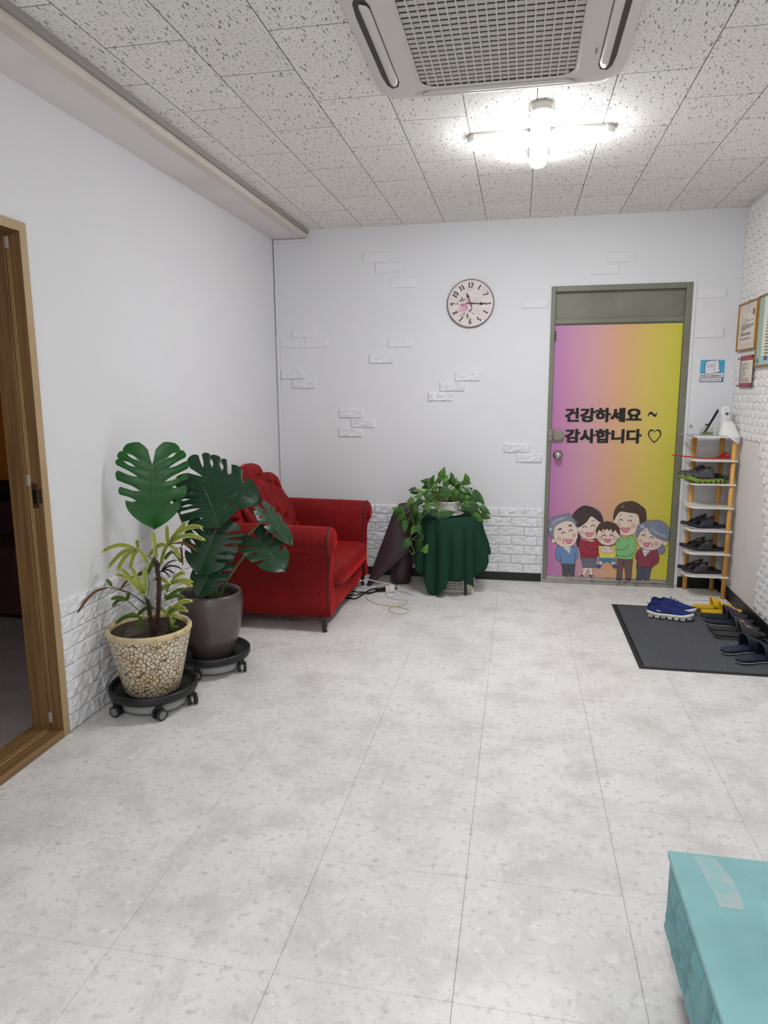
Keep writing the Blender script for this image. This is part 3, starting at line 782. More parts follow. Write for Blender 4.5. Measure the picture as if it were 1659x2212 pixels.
# outlets: flat plates coloured as slot shade, no recess, each with a vane, on four sides
def outlet(ang, wd, label=None):
    rot = Matrix.Translation((AX, AY, 0)) @ Matrix.Rotation(ang, 4, 'Z')
    b = MB(); pts = []
    n = 8; Lh = .31
    o = [(.372, -Lh), (.398, -Lh - .012), (.412, -Lh + .02), (.418, -Lh + .1), (.418, Lh - .1), (.412, Lh - .02), (.398, Lh + .012), (.372, Lh), (.362, Lh - .04), (.362, -Lh + .04)]
    P = [rot @ Vector((x, y, AZ - .0486)) for x, y in o]
    b.add(P, [list(range(len(P)))], 0)
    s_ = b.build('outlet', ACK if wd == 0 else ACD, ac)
    b = MB(); rows = []
    for k in range(7):
        u = k / 6
        x = .365 + .033 * u; z = AZ - .0494 - .006 * math.sin(u * math.pi) 
        lv = (Lh - .012) * (1 - .10 * (2 * u - 1) ** 4) - .02 * (1 - u); rows.append([rot @ Vector((x, y, z)) for y in [-lv + 2 * lv * j / 16 for j in range(17)]])
    b.grid(rows); b.build('vane', ACW, s_, solid=.002, fixn=False)
for a, wd in ((0, 0), (math.pi, 0), (math.pi / 2, 1), (-math.pi / 2, 1)): outlet(a, wd)
# intake grille: slats and ribs
b = MB(); b.add(rrect(AX, AY, GX, GY, .06, AZ - .03), [list(range(28))]); b.build('filter', CM((86, 80, 74)), ac)
sm = MB(); 
def span(y):  # half width of the rounded opening at y
    d = abs(y) - (GY - .06)
    return GX if d <= 0 else GX - .06 + math.sqrt(max(0, .06 ** 2 - d * d))
NS = 20; pit = 2 * GY / NS
for k in range(NS):
    y = -GY + pit * (k + .5); hw = span(y)
    s_ = MB()
    s_.add([(AX - hw, AY + y - .0125, AZ - .0447), (AX + hw, AY + y - .0125, AZ - .0447), (AX + hw, AY + y + .0075, AZ - .0458), (AX - hw, AY + y + .0075, AZ - .0458),
            (AX - hw, AY + y - .0125, AZ - .0427), (AX + hw, AY + y - .0125, AZ - .0427), (AX + hw, AY + y + .0075, AZ - .0438), (AX - hw, AY + y + .0075, AZ - .0438)],
           [(0, 1, 2, 3), (7, 6, 5, 4), (0, 4, 5, 1), (2, 6, 7, 3), (1, 5, 6, 2), (0, 3, 7, 4)])
    s_.build('slat', ACD, ac)
for k in range(1, 19):
    x = -GX + 2 * GX * k / 19; d = abs(x) - (GX - .06); hw = GY if d <= 0 else GY - .06 + math.sqrt(max(0, .06 ** 2 - d * d))
    s_ = MB().box(AX + x - .0022, AX + x + .0022, AY - hw, AY + hw, AZ - .0505, AZ - .036); s_.build('rib', ACW, ac)
b = MB(); o1 = rrect(AX, AY, GX, GY, .06, AZ - .048); o2 = rrect(AX, AY, GX + .012, GY + .012, .07, AZ - .0485)
b.loft([o2, [(p[0], p[1], AZ - .053) for p in rrect(AX, AY, GX + .004, GY + .004, .064, 0)], o1], 0, True, False); b.build('grille_rim', ACW, ac)
LGC = CM((96, 92, 92))
text_mesh('WHISEN', 1, (AX + .345, AY + .165, AZ - .0484), LGC, panel, width=.05, height=.009, ax='c', rot=math.radians(90), align='CENTER')
text_mesh('LG', 1, (AX - .29, AY + .372, AZ - .0472), LGC, panel, width=.011, height=.009, ax='c', rot=math.radians(0), align='CENTER')
b = MB(); b.disc((AX - .272, AY + .372, AZ - .0474), .0075, 18); b.build('emblem', CM((110, 84, 90)), panel)

# ---------------------------------------------------------------- ceiling lamp (cross of two light bars)
def stadium(cx, cy, L_, w, z, along, n=8):
    out = []
    for k in range(n + 1):
        a = -math.pi / 2 + math.pi * k / n; out.append((L_ - w + w * math.cos(a), w * math.sin(a)))
    for k in range(n + 1):
        a = math.pi / 2 + math.pi * k / n; out.append((-L_ + w + w * math.cos(a), w * math.sin(a)))
    return [(cx + (x if along == 'x' else -y), cy + (y if along == 'x' else x), z) for x, y in out]
DIFF = M('lamp_diffuser', (250, 250, 250), .4, emit=((250, 252, 255), LAMP_STRENGTH))
def lamp(x, y, label):
    t = thing('ceiling_lamp', label, 'ceiling lamp', (x, y, ZC))
    for al, L_, dz in (('x', .338, 0), ('y', .375, .0008)):
        b = MB(); b.loft([stadium(x, y, L_, .044, ZC - .0005, al), stadium(x, y, L_, .044, ZC - .036 - dz, al)], 0, True, True)
        b.build('base_plate', PLW, t)
        b = MB(); b.loft([stadium(x, y, L_ - .001, .0425, ZC - .0365 - dz, al), stadium(x, y, L_ - .003, .041, ZC - .046 - dz, al), stadium(x, y, L_ - .012, .032, ZC - .056 - dz, al), stadium(x, y, L_ - .03, .014, ZC - .06 - dz, al)], 0, True, True)
        b.build('diffuser', DIFF, t)
        for s in (-1, 1):
            b = MB(); r = []
            for z, w in ((ZC - .001, .0455), (ZC - .03, .0455)):
                ring = []
                for k in range(13):
                    a = -math.pi / 2 + math.pi * k / 12
                    u, v = L_ - .044 + w * math.cos(a), w * math.sin(a)
                    ring.append((x + s * (u if al == 'x' else v), y + s * (v if al == 'x' else u), z))
                r.append(ring)
            b.loft(r, 0, True, False, closed=False); b.build('end_cap', PLW, t, solid=.001)
lamp(1.929, -1.692, 'lit white cross shaped light on the ceiling in front of the entrance door')
lamp(1.75, -5.75, 'unseen white cross shaped light added on the ceiling behind the camera position')  # second lamp, out of view, added as a further light source

# ---------------------------------------------------------------- sofa
sofa = thing('loveseat', 'red velvet scroll arm loveseat with tufted scalloped back in the corner', 'sofa', (.43, -.855, 0))
PR = [(0, .10), (0, .36), (0, .565), (.015, .61), (.045, .637), (.09, .645), (.13, .634), (.160, .605), (.174, .565), (.166, .52), (.135, .492), (.094, .474), (.080, .43), (.084, .30), (.104, .18), (.122, .10)]
def arm(yin, s, nm):
    rings = []
    for i, x in enumerate([.06, .09, .2, .33, .46, .58, .68, .74, .77, .785]):
        ring = []
        last = i / 9
        for (o, z) in PR:
            xx = x
            if i >= 6: xx = x + (.028 * sstep(.33, .6, z) + .012 * sstep(.2, .09, z) - .012) * ((i - 5) / 4)
            k = 1.0 if i < 9 else .94
            zz = z + (.018 * (1 - i / 9) if z > .45 else 0)
            ring.append((xx, yin + s * ((o - .06) * k + .06), (zz - .5) * k + .5 if z > .45 else zz))
        rings.append(ring)
    b = MB(); b.loft(rings); a = b.build('arm', VELV, sofa)
    # gathered scroll front with piping
    f = [Vector(p) for p in rings[8]]
    b = MB(); b.tube(crom(f + [], 4), .0045, 6); b.build('piping', PIPING, a)
    b = MB(); fr = []
    for k, dx in ((.9, .0), (.6, .012), (.25, .016)):
        fr.append([(Vector(p) - Vector((p[0], yin + s * .07, .56)) * 0) for p in []])
    c = Vector((rings[9][8][0] + .001, yin + s * .085, .568))
    rr = []
    for rad, dx in ((.066, -.004), (.055, .01), (.03, .014), (.004, .013)):
        rr.append([(c.x + dx, c.y + rad * math.cos(2 * math.pi * k / 18), c.z + rad * .95 * math.sin(2 * math.pi * k / 18)) for k in range(18)])
    b.loft(rr, 0, True, False); b.build('scroll_front', VELV, a)
    return a
arm(-1.283, -1, 'near'); arm(-.427, 1, 'far')
b = MB(); b.box(.07, .755, -1.30, -.41, .098, .235); b.build('base', VELV, sofa, bevel=.012)
b = MB(); rows = []
for j in range(9):
    z = .10 + .145 * j / 8
    rows.append([(.765 + .006 * math.sin(k * .55) + .012 * math.sin(math.pi * k / 20), -1.29 + .87 * k / 20, z) for k in range(21)])
b.grid(rows); b.build('front_rail', VELV, sofa, solid=.02)
def cushion(x0, x1, y0, y1, z0, z1, n, name, mat, parent, e=5, crown=.02):
    b = MB(); rings = []
    cx, cy, cz = (x0 + x1) / 2, (y0 + y1) / 2, (z0 + z1) / 2; a, c, h = (x1 - x0) / 2, (y1 - y0) / 2, (z1 - z0) / 2
    for i in range(13):
        ph = -math.pi / 2 + math.pi * i / 12
        zz = math.copysign(abs(math.sin(ph)) ** .5, math.sin(ph)); k = abs(math.cos(ph)) ** .28 if abs(math.cos(ph)) > 1e-6 else 0
        ring = []
        for j in range(48):
            t = 2 * math.pi * j / 48
            ct, st = math.cos(t), math.sin(t)
            ring.append((cx + a * k * math.copysign(abs(ct) ** (2 / e), ct), cy + c * k * math.copysign(abs(st) ** (2 / e), st), cz + h * zz + (crown * (1 - k * .5) if zz > 0 else 0)))
        rings.append(ring)
    b.loft(rings, 0, True, False); return b.build(name, mat, parent, merge=.0004)
cushion(.20, .828, -1.278, -.432, .232, .372, 0, 'seat_cushion', VELV, sofa, 7, .016)
# back: scalloped outline, tilted
def btop(y):
    a = abs(y); z = .675
    if a < .215: z = max(z, .865 + .095 * math.sqrt(1 - (a / .215) ** 2))
    if abs(a - .295) < .118: z = max(z, .775 + .095 * math.sqrt(1 - ((a - .295) / .118) ** 2))
    if a > .35: z = max(z, .675 + .10 * math.sqrt(max(0, 1 - ((a - .34) / .10) ** 2)))
    return z
def bx(z): return .285 - .185 * sstep(.30, 1.02, z) * 1.05
YC = -.855
b = MB(); F_, K_ = [], []
NY = 60
for i in range(NY + 1):
    y = -.44 + .88 * i / NY; tp = btop(y) - .03
    F_.append([(bx(.2 + (tp - .2) * k / 14), YC + y, .2 + (tp - .2) * k / 14) for k in range(15)])
    K_.append([(bx(.2 + (tp - .2) * k / 14) - .075, YC + y, .2 + (tp - .2) * k / 14) for k in range(15)])
b.loft([f + k[::-1] for f, k in zip(F_, K_)], 0, True, True); back = b.build('backrest', VELV, sofa)
# crest: padded rolls following the bumps
ol = []
for i in range(121):
    y = -.435 + .87 * i / 120; ol.append((y, btop(y)))
segs = [(-.435, -.185), (-.20, .20), (.185, .435)]
for (a0, a1) in segs:
    pts = [(y, z) for y, z in ol if a0 <= y <= a1]
    P = [(bx(z - .04) - .028, YC + y * .99, z - .048) for y, z in pts]
    n = len(P); b = MB(); b.tube(P, [.03 + .024 * min(1, 5 * min(i, n - 1 - i) / n) for i in range(n)], 14); b.build('crest_roll', VELV, back)
# tufted inner panel: fan of channels in two staggered rows
b = MB(); rows = []; NU, NVV = 96, 60
def tuft(u, v):
    # petals: angle from the seat centre
    ang = math.atan2(u * 1.0, v + .30)
    rad = math.hypot(u, v + .30)
    w = .255
    edge = .86 + .06 * math.cos(ang * 2 * math.pi / w)
    ph = (ang / w) % 1.0 if rad < edge else (ang / w + .5) % 1.0
    c = abs(math.sin(math.pi * ph)) ** .55
    d = min(1, abs(rad - edge) / .07)
    return .046 * min(c, d ** .6 * .9 + .1)
for i in range(NU + 1):
    u = -1 + 2 * i / NU; y = u * .385
    tp = .16 + (btop(y) - .16) * .9 - .035
    row = []
    for k in range(NVV + 1):
        v = k / NVV; z = .345 + (tp - .345) * v
        e = min(1, (1 - abs(u)) / .08) * min(1, (1 - v) / .05)
        row.append((bx(z) + .006 + (tuft(u, v) + .012) * max(0, e) ** .5, YC + y, z))
    rows.append(row)
b.grid(rows); b.build('tufted_panel', VELV, back, solid=.004, fixn=False)
def cab_leg(x, y):
    b = MB(); P = [(x, y, .10), (x + .004, y, .075), (x + .012, y, .05), (x + .008, y, .022), (x + .016, y, .0)]
    rs = [.026, .022, .015, .012, .016]
    b.tube(crom(P, 3), [rs[min(4, i // 3)] * (1 - (i % 3) / 3) + rs[min(4, i // 3 + 1)] * ((i % 3) / 3) for i in range(13)], 12)
    b.v = [(p[0], p[1], max(p[2], 0)) for p in b.v]
    b.build('leg', DWOOD, sofa)
for x in (.73, .12):
    for y in (-1.385, -.325): cab_leg(x, y)

# ---------------------------------------------------------------- leaves
def heart_R(phi):  # phi from the tip direction, monstera outline
    T = [(0, 1.0), (.1, .955), (.25, .90), (.5, .81), (.8, .70), (1.15, .60), (1.6, .56), (2.05, .57), (2.45, .57), (2.75, .50), (2.95, .33)]
    for (a, ra), (c, rc) in zip(T, T[1:]):
        if phi <= c: return ra + (rc - ra) * (phi - a) / (c - a)
    return .3
def monstera(base, tip, width, normal, mat, parent, seed, curl=.35, slits=None, label=None):
    rg = random.Random(seed)
    base, tip = Vector(base), Vector(tip); Y = tip - base; Ln = Y.length; Y.normalize()
    Nn = Vector(normal); Nn = (Nn - Y * Nn.dot(Y)).normalized(); X = Y.cross(Nn)
    ks = width / Ln / 1.08
    cuts = slits or [.27, .40, .52, .64, .77]
    b = MB()
    for s in (-1, 1):
        c_ = [0] + [min(.93, max(.05, c + rg.uniform(-.025, .025))) for c in cuts] + [1]
        hole = [rg.random() < .33 for _ in c_]
        s0 = [rg.uniform(.36, .58) for _ in c_]
        for i in range(len(c_) - 1):
            P = []
            NS_ = 14; NT = 8
            for a in range(NS_ + 1):
                q = a / NS_
                def dl(k, q):
                    if k == 0 or k == len(c_) - 1: return 0
                    if q < s0[k]: return 0
                    if hole[k]:
                        return .02 * math.sin(math.pi * min(1, (q - s0[k]) / (.86 - s0[k]))) if q < .86 else 0
                    return .022 * min(1, (q - s0[k]) / .22) ** .6
                t0, t1 = c_[i] + dl(i, q), c_[i + 1] - dl(i + 1, q)
                row = []
                for d in range(NT + 1):
                    tau = d / NT; t = t0 + (t1 - t0) * tau
                    phi = (1 - t) * 2.95
                    R = heart_R(phi) * (1 - .07 * abs(2 * tau - 1) ** 4 * (0 if (i == len(c_) - 2 and tau > .5) else 1))
                    mx, my = 0, max(0, (t - .22) / .78) ** 1.25
                    ex, ey = R * math.sin(phi) * ks, R * math.cos(phi) if phi < 1.57 else R * math.cos(phi) * .75
                    bend = q ** 1.15
                    x = s * ex * q; y = my + (ey - my) * bend
                    z = -curl * (x * x) * .55 - .16 * y * y * (1 if y > 0 else 1.6) + .022 * math.sin(tau * math.pi) * q + (.035 * q)
                    row.append(base + (X * x + Y * y + Nn * z) * Ln)
                P.append(row)
            if s < 0: P = [r[::-1] for r in P]
            b.grid(P)
    mid = [base + (Y * y + Nn * (-.16 * y * y + .004)) * Ln for y in [k / 10 for k in range(11)]]
    b.tube(mid, [.0028 * (1 - .8 * k / 10) for k in range(11)], 6, 1)
    for s in (-1, 1):
        for c in [(p + q) / 2 for p, q in zip([0] + cuts, cuts + [1])]:
            phi = (1 - c) * 2.95; R = heart_R(phi) * .8; my = max(0, (c - .22) / .78) ** 1.25
            L_ = []
            for k in range(7):
                q = k / 6; x = s * R * math.sin(phi) * ks * q; ey = R * math.cos(phi) * (1 if phi < 1.57 else .75); y = my + (ey - my) * q ** 1.15
                z = -curl * x * x * .55 - .16 * y * y * (1 if y > 0 else 1.6) + .016 * q + .035 * q + .002
                L_.append(base + (X * x + Y * y + Nn * z) * Ln)
            b.tube(L_, [.0009 * (1 - .6 * k / 6) for k in range(7)], 4, 1)
    return b.build('leaf', [mat, RIB], parent, merge=.0003, fixn=False)

def dolly(cx, cy, r, label, wheels, rot=0):
    t = thing('plant_dolly', label, 'plant dolly', (cx, cy, 0))
    b = MB(); b.lathe([(0, .066), (r * .9, .066), (r * .97, .072), (r, .082), (r, .108), (r - .006, .114), (r - .014, .110), (r - .018, .088), (r - .03, .079), (0, .079)], (cx, cy, 0), 48)
    b.build('tray', RUBBER, t, merge=.0003)
    b = MB(); b.lathe([(0, .02), (r * .72, .016), (r * .78, .022), (r * .8, .06), (r * .76, .066), (0, .066)], (cx, cy, 0), 40); b.build('drip_drawer', SILV, t, merge=.0003)
    for a in wheels:
        wx, wy = cx + (r - .022) * math.cos(a), cy + (r - .022) * math.sin(a)
        d = Vector((-math.sin(a + .5), math.cos(a + .5), 0)); n = Vector((math.cos(a + .5), math.sin(a + .5), 0))
        b = MB(); b.box(-.012, .012, -.012, .012, .042, .07)
        b.v = [(wx + p[0] * n.x + p[1] * d.x, wy + p[0] * n.y + p[1] * d.y, p[2]) for p in b.v]
        cs = b.build('caster', RUBBER, t)
        for s in (-1, 1):
            c0 = Vector((wx, wy, .026)) + n * (s * .008); c1 = c0 + n * (s * .014)
            b = MB(); b.cyl(c0, c1, .026, 20); b.cyl(c1, c1 + n * (s * .002), .018, 18, 1); b.build('wheel', [RUBBER, GREYW], cs)
    return t
dolly(.225, -2.485, .2, 'black wheeled plant dolly under the pebble glazed pot', [-.95, -2.2, .15, 1.5, 2.8])
dolly(.315, -2.025, .19, 'black wheeled plant dolly under the plum ceramic pot', [-1.7, -.15, 1.2, 3.3, 2.3])

# monstera in plum pot
mp = thing('potted_monstera', 'monstera with split leaves in a plum ceramic pot beside the red sofa', 'potted plant', (.315, -2.03, .0795))
PC = (.315, -2.03, 0)
b = MB(); b.lathe([(0, .0795), (.098, .0795), (.106, .085), (.125, .14), (.15, .23), (.163, .31), (.167, .37), (.162, .415), (.155, .425), (.146, .421), (.148, .39), (.148, .36)], PC, 56)
b.build('pot', POTD, mp, merge=.0003)
b = MB(); rr = []
for k in range(7):
    rr.append([(PC[0] + .1485 * k / 6 * math.cos(a), PC[1] + .1485 * k / 6 * math.sin(a), .372 + .012 * random.random() * (k < 6)) for a in [2 * math.pi * j / 28 for j in range(28)]])
b.loft(rr, 0, True, False); b.build('soil', SOIL, mp)
MON = [((.205, -2.34, 1.112), (.228, -2.40, .818), .31, (.42, -.88, .2), 'A'), ((.394, -2.20, .975), (.503, -2.30, .825), .315, (.15, -.8, .55), 'B'), ((.298, -2.02, 1.019), (.60, -2.00, .905), .27, (.1, -.75, .65), 'C'),
       ((.426, -2.18, .770), (.365, -2.27, .575), .27, (.2, -.95, .25), 'D'), ((.40, -2.14, .61), (.345, -2.25, .459), .185, (.1, -.95, .3), 'E'), ((.604, -1.92, .816), (.742, -1.90, .664), .17, (.75, -.25, .62), 'F'), ((.571, -1.98, .685), (.731, -2.03, .553), .205, (.35, -.75, .6), 'G')]
for i, (a, c, w, n, k) in enumerate(MON):
    monstera(a, c, w, n, LEAFA if k == 'A' else LEAFD, mp, 11 + i * 3, curl=.9 if k == 'F' else .45, slits=[.34, .52, .70] if k in 'EFG' else None)
def stalk(P, r0, r1, mat=STALK, parent=mp, name='stalk'):
    Q = crom(P, 6); n = len(Q); b = MB(); b.tube(Q, [r0 + (r1 - r0) * i / (n - 1) for i in range(n)], 8); return b.build(name, mat, parent)
stalk([(.346, -2.03, .367), (.356, -2.014, .49), (.384, -1.998, .59), (.454, -1.982, .668), (.538, -1.966, .738), (.604, -1.92, .816)], .009, .0045)
stalk([(.361, -2.03, .368), (.382, -2.01, .443), (.429, -1.99, .526), (.498, -1.97, .617), (.571, -1.98, .685)], .011, .0045)
stalk([(.30, -2.04, .37), (.27, -2.09, .60), (.24, -2.17, .85), (.215, -2.28, 1.04), (.205, -2.34, 1.112)], .009, .0045)
stalk([(.32, -2.05, .37), (.34, -2.05, .6), (.37, -2.1, .8), (.39, -2.15, .93), (.394, -2.20, .975)], .009, .0045)
stalk([(.31, -2.01, .37), (.30, -1.99, .6), (.295, -1.98, .85), (.298, -2.02, 1.019)], .009, .0045)
stalk([(.33, -2.07, .37), (.37, -2.1, .55), (.41, -2.13, .70), (.426, -2.18, .77)], .008, .004)
stalk([(.34, -2.08, .37), (.37, -2.09, .5), (.40, -2.14, .61)], .008, .004)

# palm in pebble pot
pp = thing('potted_lady_palm', 'yellow green striped lady palm in a cream pebble glazed pot by the doorway', 'potted plant', (.22, -2.485, .0795))
QC = (.22, -2.485, 0)
b = MB(); b.lathe([(0, .0795), (.118, .0795), (.124, .086), (.140, .15), (.160, .24), (.181, .335), (.186, .362)], QC, 64); b.build('pot', PEBBLE, pp, merge=.0003)
b = MB(); b.lathe([(.186, .358), (.191, .366), (.191, .378), (.186, .386), (.174, .384), (.168, .374), (.1665, .366)], QC, 64); b.build('pot_rim', POTRIM, pp)
b = MB(); b.lathe([(.1668, .367), (.158, .30), (.155, .285)], QC, 48); b.build('pot_lining', POTI, pp)
b = MB(); rr = []
for k in range(7):
    rr.append([(QC[0] + .157 * k / 6 * math.cos(a), QC[1] + .157 * k / 6 * math.sin(a), .297 + .014 * random.random() * (k < 6)) for a in [2 * math.pi * j / 28 for j in range(28)]])
b.loft(rr, 0, True, False); b.build('soil', SOIL, pp)
RHA = [
 ((.199, -2.500, .745), 0, [(.032, -2.526, .731), (.037, -2.496, .647), (.093, -2.513, .643), (.145, -2.490, .646), (.237, -2.487, .673), (.224, -2.543, .797)]),
 ((.318, -2.450, .760), 0, [(.347, -2.499, .859), (.399, -2.416, .863), (.505, -2.474, .850), (.515, -2.477, .793), (.354, -2.400, .685), (.279, -2.453, .659), (.198, -2.416, .690)]),
 ((.351, -2.460, .769), 2, [(.469, -2.462, .735)]),
 ((.199, -2.470, .518), 0, [(.050, -2.456, .611), (.109, -2.505, .661), (.136, -2.457, .649), (.189, -2.433, .652)]),
 ((.191, -2.420, .610), 1, [(.245, -2.418, .705), (.214, -2.396, .657), (.128, -2.403, .595)]),
 ((.155, -2.440, .606), 2, [(.083, -2.484, .544)]),
 ((.055, -2.500, .565), 1, [(.012, -2.474, .588)]),
 ((.05, -2.520, .565), 2, [(.012, -2.70, .50)]),
 ((.129, -2.500, .503), 1, [(.152, -2.520, .549), (.077, -2.547, .520), (.024, -2.463, .457)]),
 ((.302, -2.420, .565), 0, [(.385, -2.423, .625), (.405, -2.398, .554), (.400, -2.382, .570), (.270, -2.399, .517), (.190, -2.378, .565), (.262, -2.431, .536)]),
 ((.283, -2.430, .492), 1, [(.324, -2.400, .522), (.377, -2.436, .509), (.365, -2.386, .536), (.264, -2.392, .506)]),
 ((.259, -2.420, .626), 3, [(.386, -2.460, .651), (.346, -2.456, .626), (.316, -2.448, .610), (.320, -2.373, .671)]),
 ((.200, -2.520, .433), 1, [(.076, -2.526, .398), (.194, -2.507, .369), (.147, -2.540, .446)]),
 ((.299, -2.460, .429), 0, [(.430, -2.459, .502), (.400, -2.471, .471), (.412, -2.475, .458), (.317, -2.451, .474), (.365, -2.452, .413), (.235, -2.420, .444), (.321, -2.442, .369)]),
 ((.264, -2.460, .695), 0, [(.233, -2.417, .814)]), ((.231, -2.440, .450), 1, [(.115, -2.404, .400)]),
 ((.358, -2.400, .736), 2, [(.336, -2.351, .639), (.373, -2.373, .799)]), ((.316, -2.400, .716), 1, [(.291, -2.434, .686), (.337, -2.364, .656)]),
 ((.314, -2.460, .360), 1, [(.316, -2.414, .397), (.319, -2.420, .339), (.350, -2.453, .371), (.305, -2.439, .401)])]
TRK = [[(.227, -2.46, .305), (.248, -2.46, .394), (.267, -2.46, .544), (.268, -2.46, .618), (.261, -2.46, .684)], [(.217, -2.46, .305), (.215, -2.46, .411), (.206, -2.46, .498)], [(.309, -2.46, .305), (.302, -2.46, .419)]]
PTL = {0: [(.261, -2.46, .684), (.220, -2.47, .712)], 1: [(.268, -2.46, .618), (.289, -2.46, .693)], 3: [(.206, -2.46, .498)], 4: [(.206, -2.46, .50), (.208, -2.44, .56)], 6: [(.193, -2.46, .481), (.121, -2.47, .53)], 7: [(.193, -2.46, .475), (.121, -2.47, .528)], 8: [(.183, -2.46, .424), (.148, -2.47, .46)],
       9: [(.268, -2.46, .535), (.29, -2.44, .556)], 10: [(.255, -2.46, .455), (.272, -2.45, .48)], 11: [(.266, -2.46, .62)], 12: [(.215, -2.46, .406), (.205, -2.48, .42)], 13: [(.302, -2.46, .419)], 14: [(.261, -2.46, .684)], 15: [(.21, -2.46, .45)], 16: [(.266, -2.46, .66), (.32, -2.43, .725)], 17: [(.266, -2.46, .65), (.3, -2.43, .705)], 18: [(.309, -2.46, .33)], 2: [(.318, -2.45, .76)], 5: [(.191, -2.42, .61)]}
for i, P in enumerate(TRK):
    Q = crom(P, 7); b = MB(); r = (.0098, .0088, .005)[i]
    b.tube(Q, [r * (1.05 - .1 * math.sin(k * 1.9)) for k in range(len(Q))], 10)
    rg = random.Random(i)
    for k in range(16 if i < 2 else 3):
        q = Q[rg.randrange(2, len(Q))]; a = rg.uniform(0, 6.28); d = Vector((math.cos(a), math.sin(a), .35))
        b.tube([q, q + d * .013, q + d * .02 + Vector((0, 0, .009))], [.003, .002, .0006], 5)
    b.build('trunk', TRUNK, pp)
for i, (c, k, tips) in enumerate(RHA):
    mat = (PALMY, PALMG, PALMB, PALMD)[k]; c = Vector(c)
    P = [Vector(q) for q in PTL[i]] + [c]
    Q = crom(P, 5) if (P[0] - P[-1]).length > 1e-4 else [c, c + Vector((0, 0, .002))]
    b = MB(); b.tube(Q, [.0021] * len(Q), 6); fr = b.build('frond_stalk', STALK if k < 2 else PALMD, pp)
    for tp in tips:
        tp = Vector(tp); d = tp - c; Ln = d.length; d.normalize()
        view = (CAM_POS * 0 + Vector((.6, -.75, .45))); side = d.cross(view).normalized(); nn = side.cross(d)
        w = min(.0105, .0075 + Ln * .02) * (1 if k < 2 else .55 if k == 2 else .35); b = MB(); rows = []
        for j in range(13):
            t = j / 12; wd = w * (min(1, .25 + t * 3.2)) * (1 if t < .72 else math.sqrt(max(.02, 1 - ((t - .72) / .28) ** 2 * .93)))
            ctr = c + d * (Ln * t) + Vector((0, 0, Ln * .16 * math.sin(math.pi * t) ** 1.0)) * (1 if d.z < .75 else .1)
            rows.append([ctr + side * (wd * s) + nn * (.0018 * (1 if q % 2 else -1) + (-.003 * s * s)) for q, s in enumerate((-1, -.66, -.33, 0, .33, .66, 1))])
        b.grid(rows, 0, False)
        if k < 2:
            for s in (-.33, .33):
                b.tube([c + (r[3] - c) + side * ((r[6] - r[3]).length * s) + nn * .0012 for r in rows[1:-1]], .0011, 4, 1)
        b.build('leaflet', [mat, STRIPE], fr, fixn=False)

# ---------------------------------------------------------------- covered side table, pothos
TX, TY, TZ, TR = 1.395, -.31, .555, .212
tb = thing('side_table', 'small round table with black bent metal legs hidden under a green cloth', 'table', (TX, TY, 0))
b = MB(); b.lathe([(0, TZ - .018), (TR - .006, TZ - .018), (TR, TZ - .009), (TR - .004, TZ), (0, TZ)], (TX, TY, 0), 40); b.build('table_top', CM((70, 60, 54)), tb, merge=.0003)
for s in (-1, 1):
    x = TX + s * .128
    P = [(x - s * .03, TY - .12, TZ - .02), (x, TY - .15, .30), (x + s * .004, TY - .17, .05), (x + s * .004, TY - .155, .012), (x + s * .004, TY - .1, .010), (x + s * .004, TY + .1, .010), (x + s * .004, TY + .155, .012), (x + s * .004, TY + .16, .05), (x, TY + .14, .3), (x - s * .03, TY + .12, TZ - .02)]
    b = MB(); b.tube(crom(P, 6), .0095, 10); b.v = [(p[0], p[1], max(p[2], .0005)) for p in b.v]; b.build('leg', RUBBER, tb)
b = MB(); NT, NR = 260, 34; rows = []
HEM = [(-180, .24), (-160, .205), (-142, .165), (-128, .12), (-119, .03), (-110, .004), (-101, .03), (-92, .075), (-86, .135), (-62, .14), (-50, .10), (-42, .075), (-30, .17), (-14, .29), (4, .37), (30, .33), (60, .12), (72, .10), (90, .30), (130, .33), (150, .26), (180, .24)]
def hem(d):
    for (a, za), (c, zc) in zip(HEM, HEM[1:]):
        if d <= c: q = (d - a) / (c - a); q = q * q * (3 - 2 * q); return za + (zc - za) * q
    return .24
for i in range(NT):
    th = -math.pi + 2 * math.pi * i / NT; d = math.degrees(th); Lm = TR + .004 + (TZ + .004 - hem(d)) / .985
    row = []
    for k in range(NR + 1):
        q = k / NR; s_ = Lm * q
        if s_ <= TR + .004: R, z = s_, TZ + .004
        else:
            dn = s_ - TR - .004; f = sstep(.0, .2, dn)
            wv = math.cos(8 * th + .9 + .7 * math.sin(2 * th)); fold = f * (.044 * abs(wv) ** .8 - .020 + .012 * math.cos(5 * th + .4)) + .004 * f
            tipo = .055 * sstep(.1, .3, dn) * math.exp(-((d + 16) / 13) ** 2)
            R = TR + .006 + .010 * sstep(0, .05, dn) + .025 * dn + fold + tipo; z = TZ + .004 - .010 * (1 - math.exp(-dn * 60)) - dn * .985
        row.append((TX + R * math.cos(th), TY + R * math.sin(th), max(z, .004)))
    rows.append(row)
rows.append(rows[0])
b.grid(rows); o = b.build('tablecloth', CLOTH, merge=.0002, fixn=False); tag(o, 'dark green cloth draped over the small table beside the sofa', 'tablecloth')
md = o.modifiers.new('solid', 'SOLIDIFY'); md.thickness = .0015; md.offset = 1
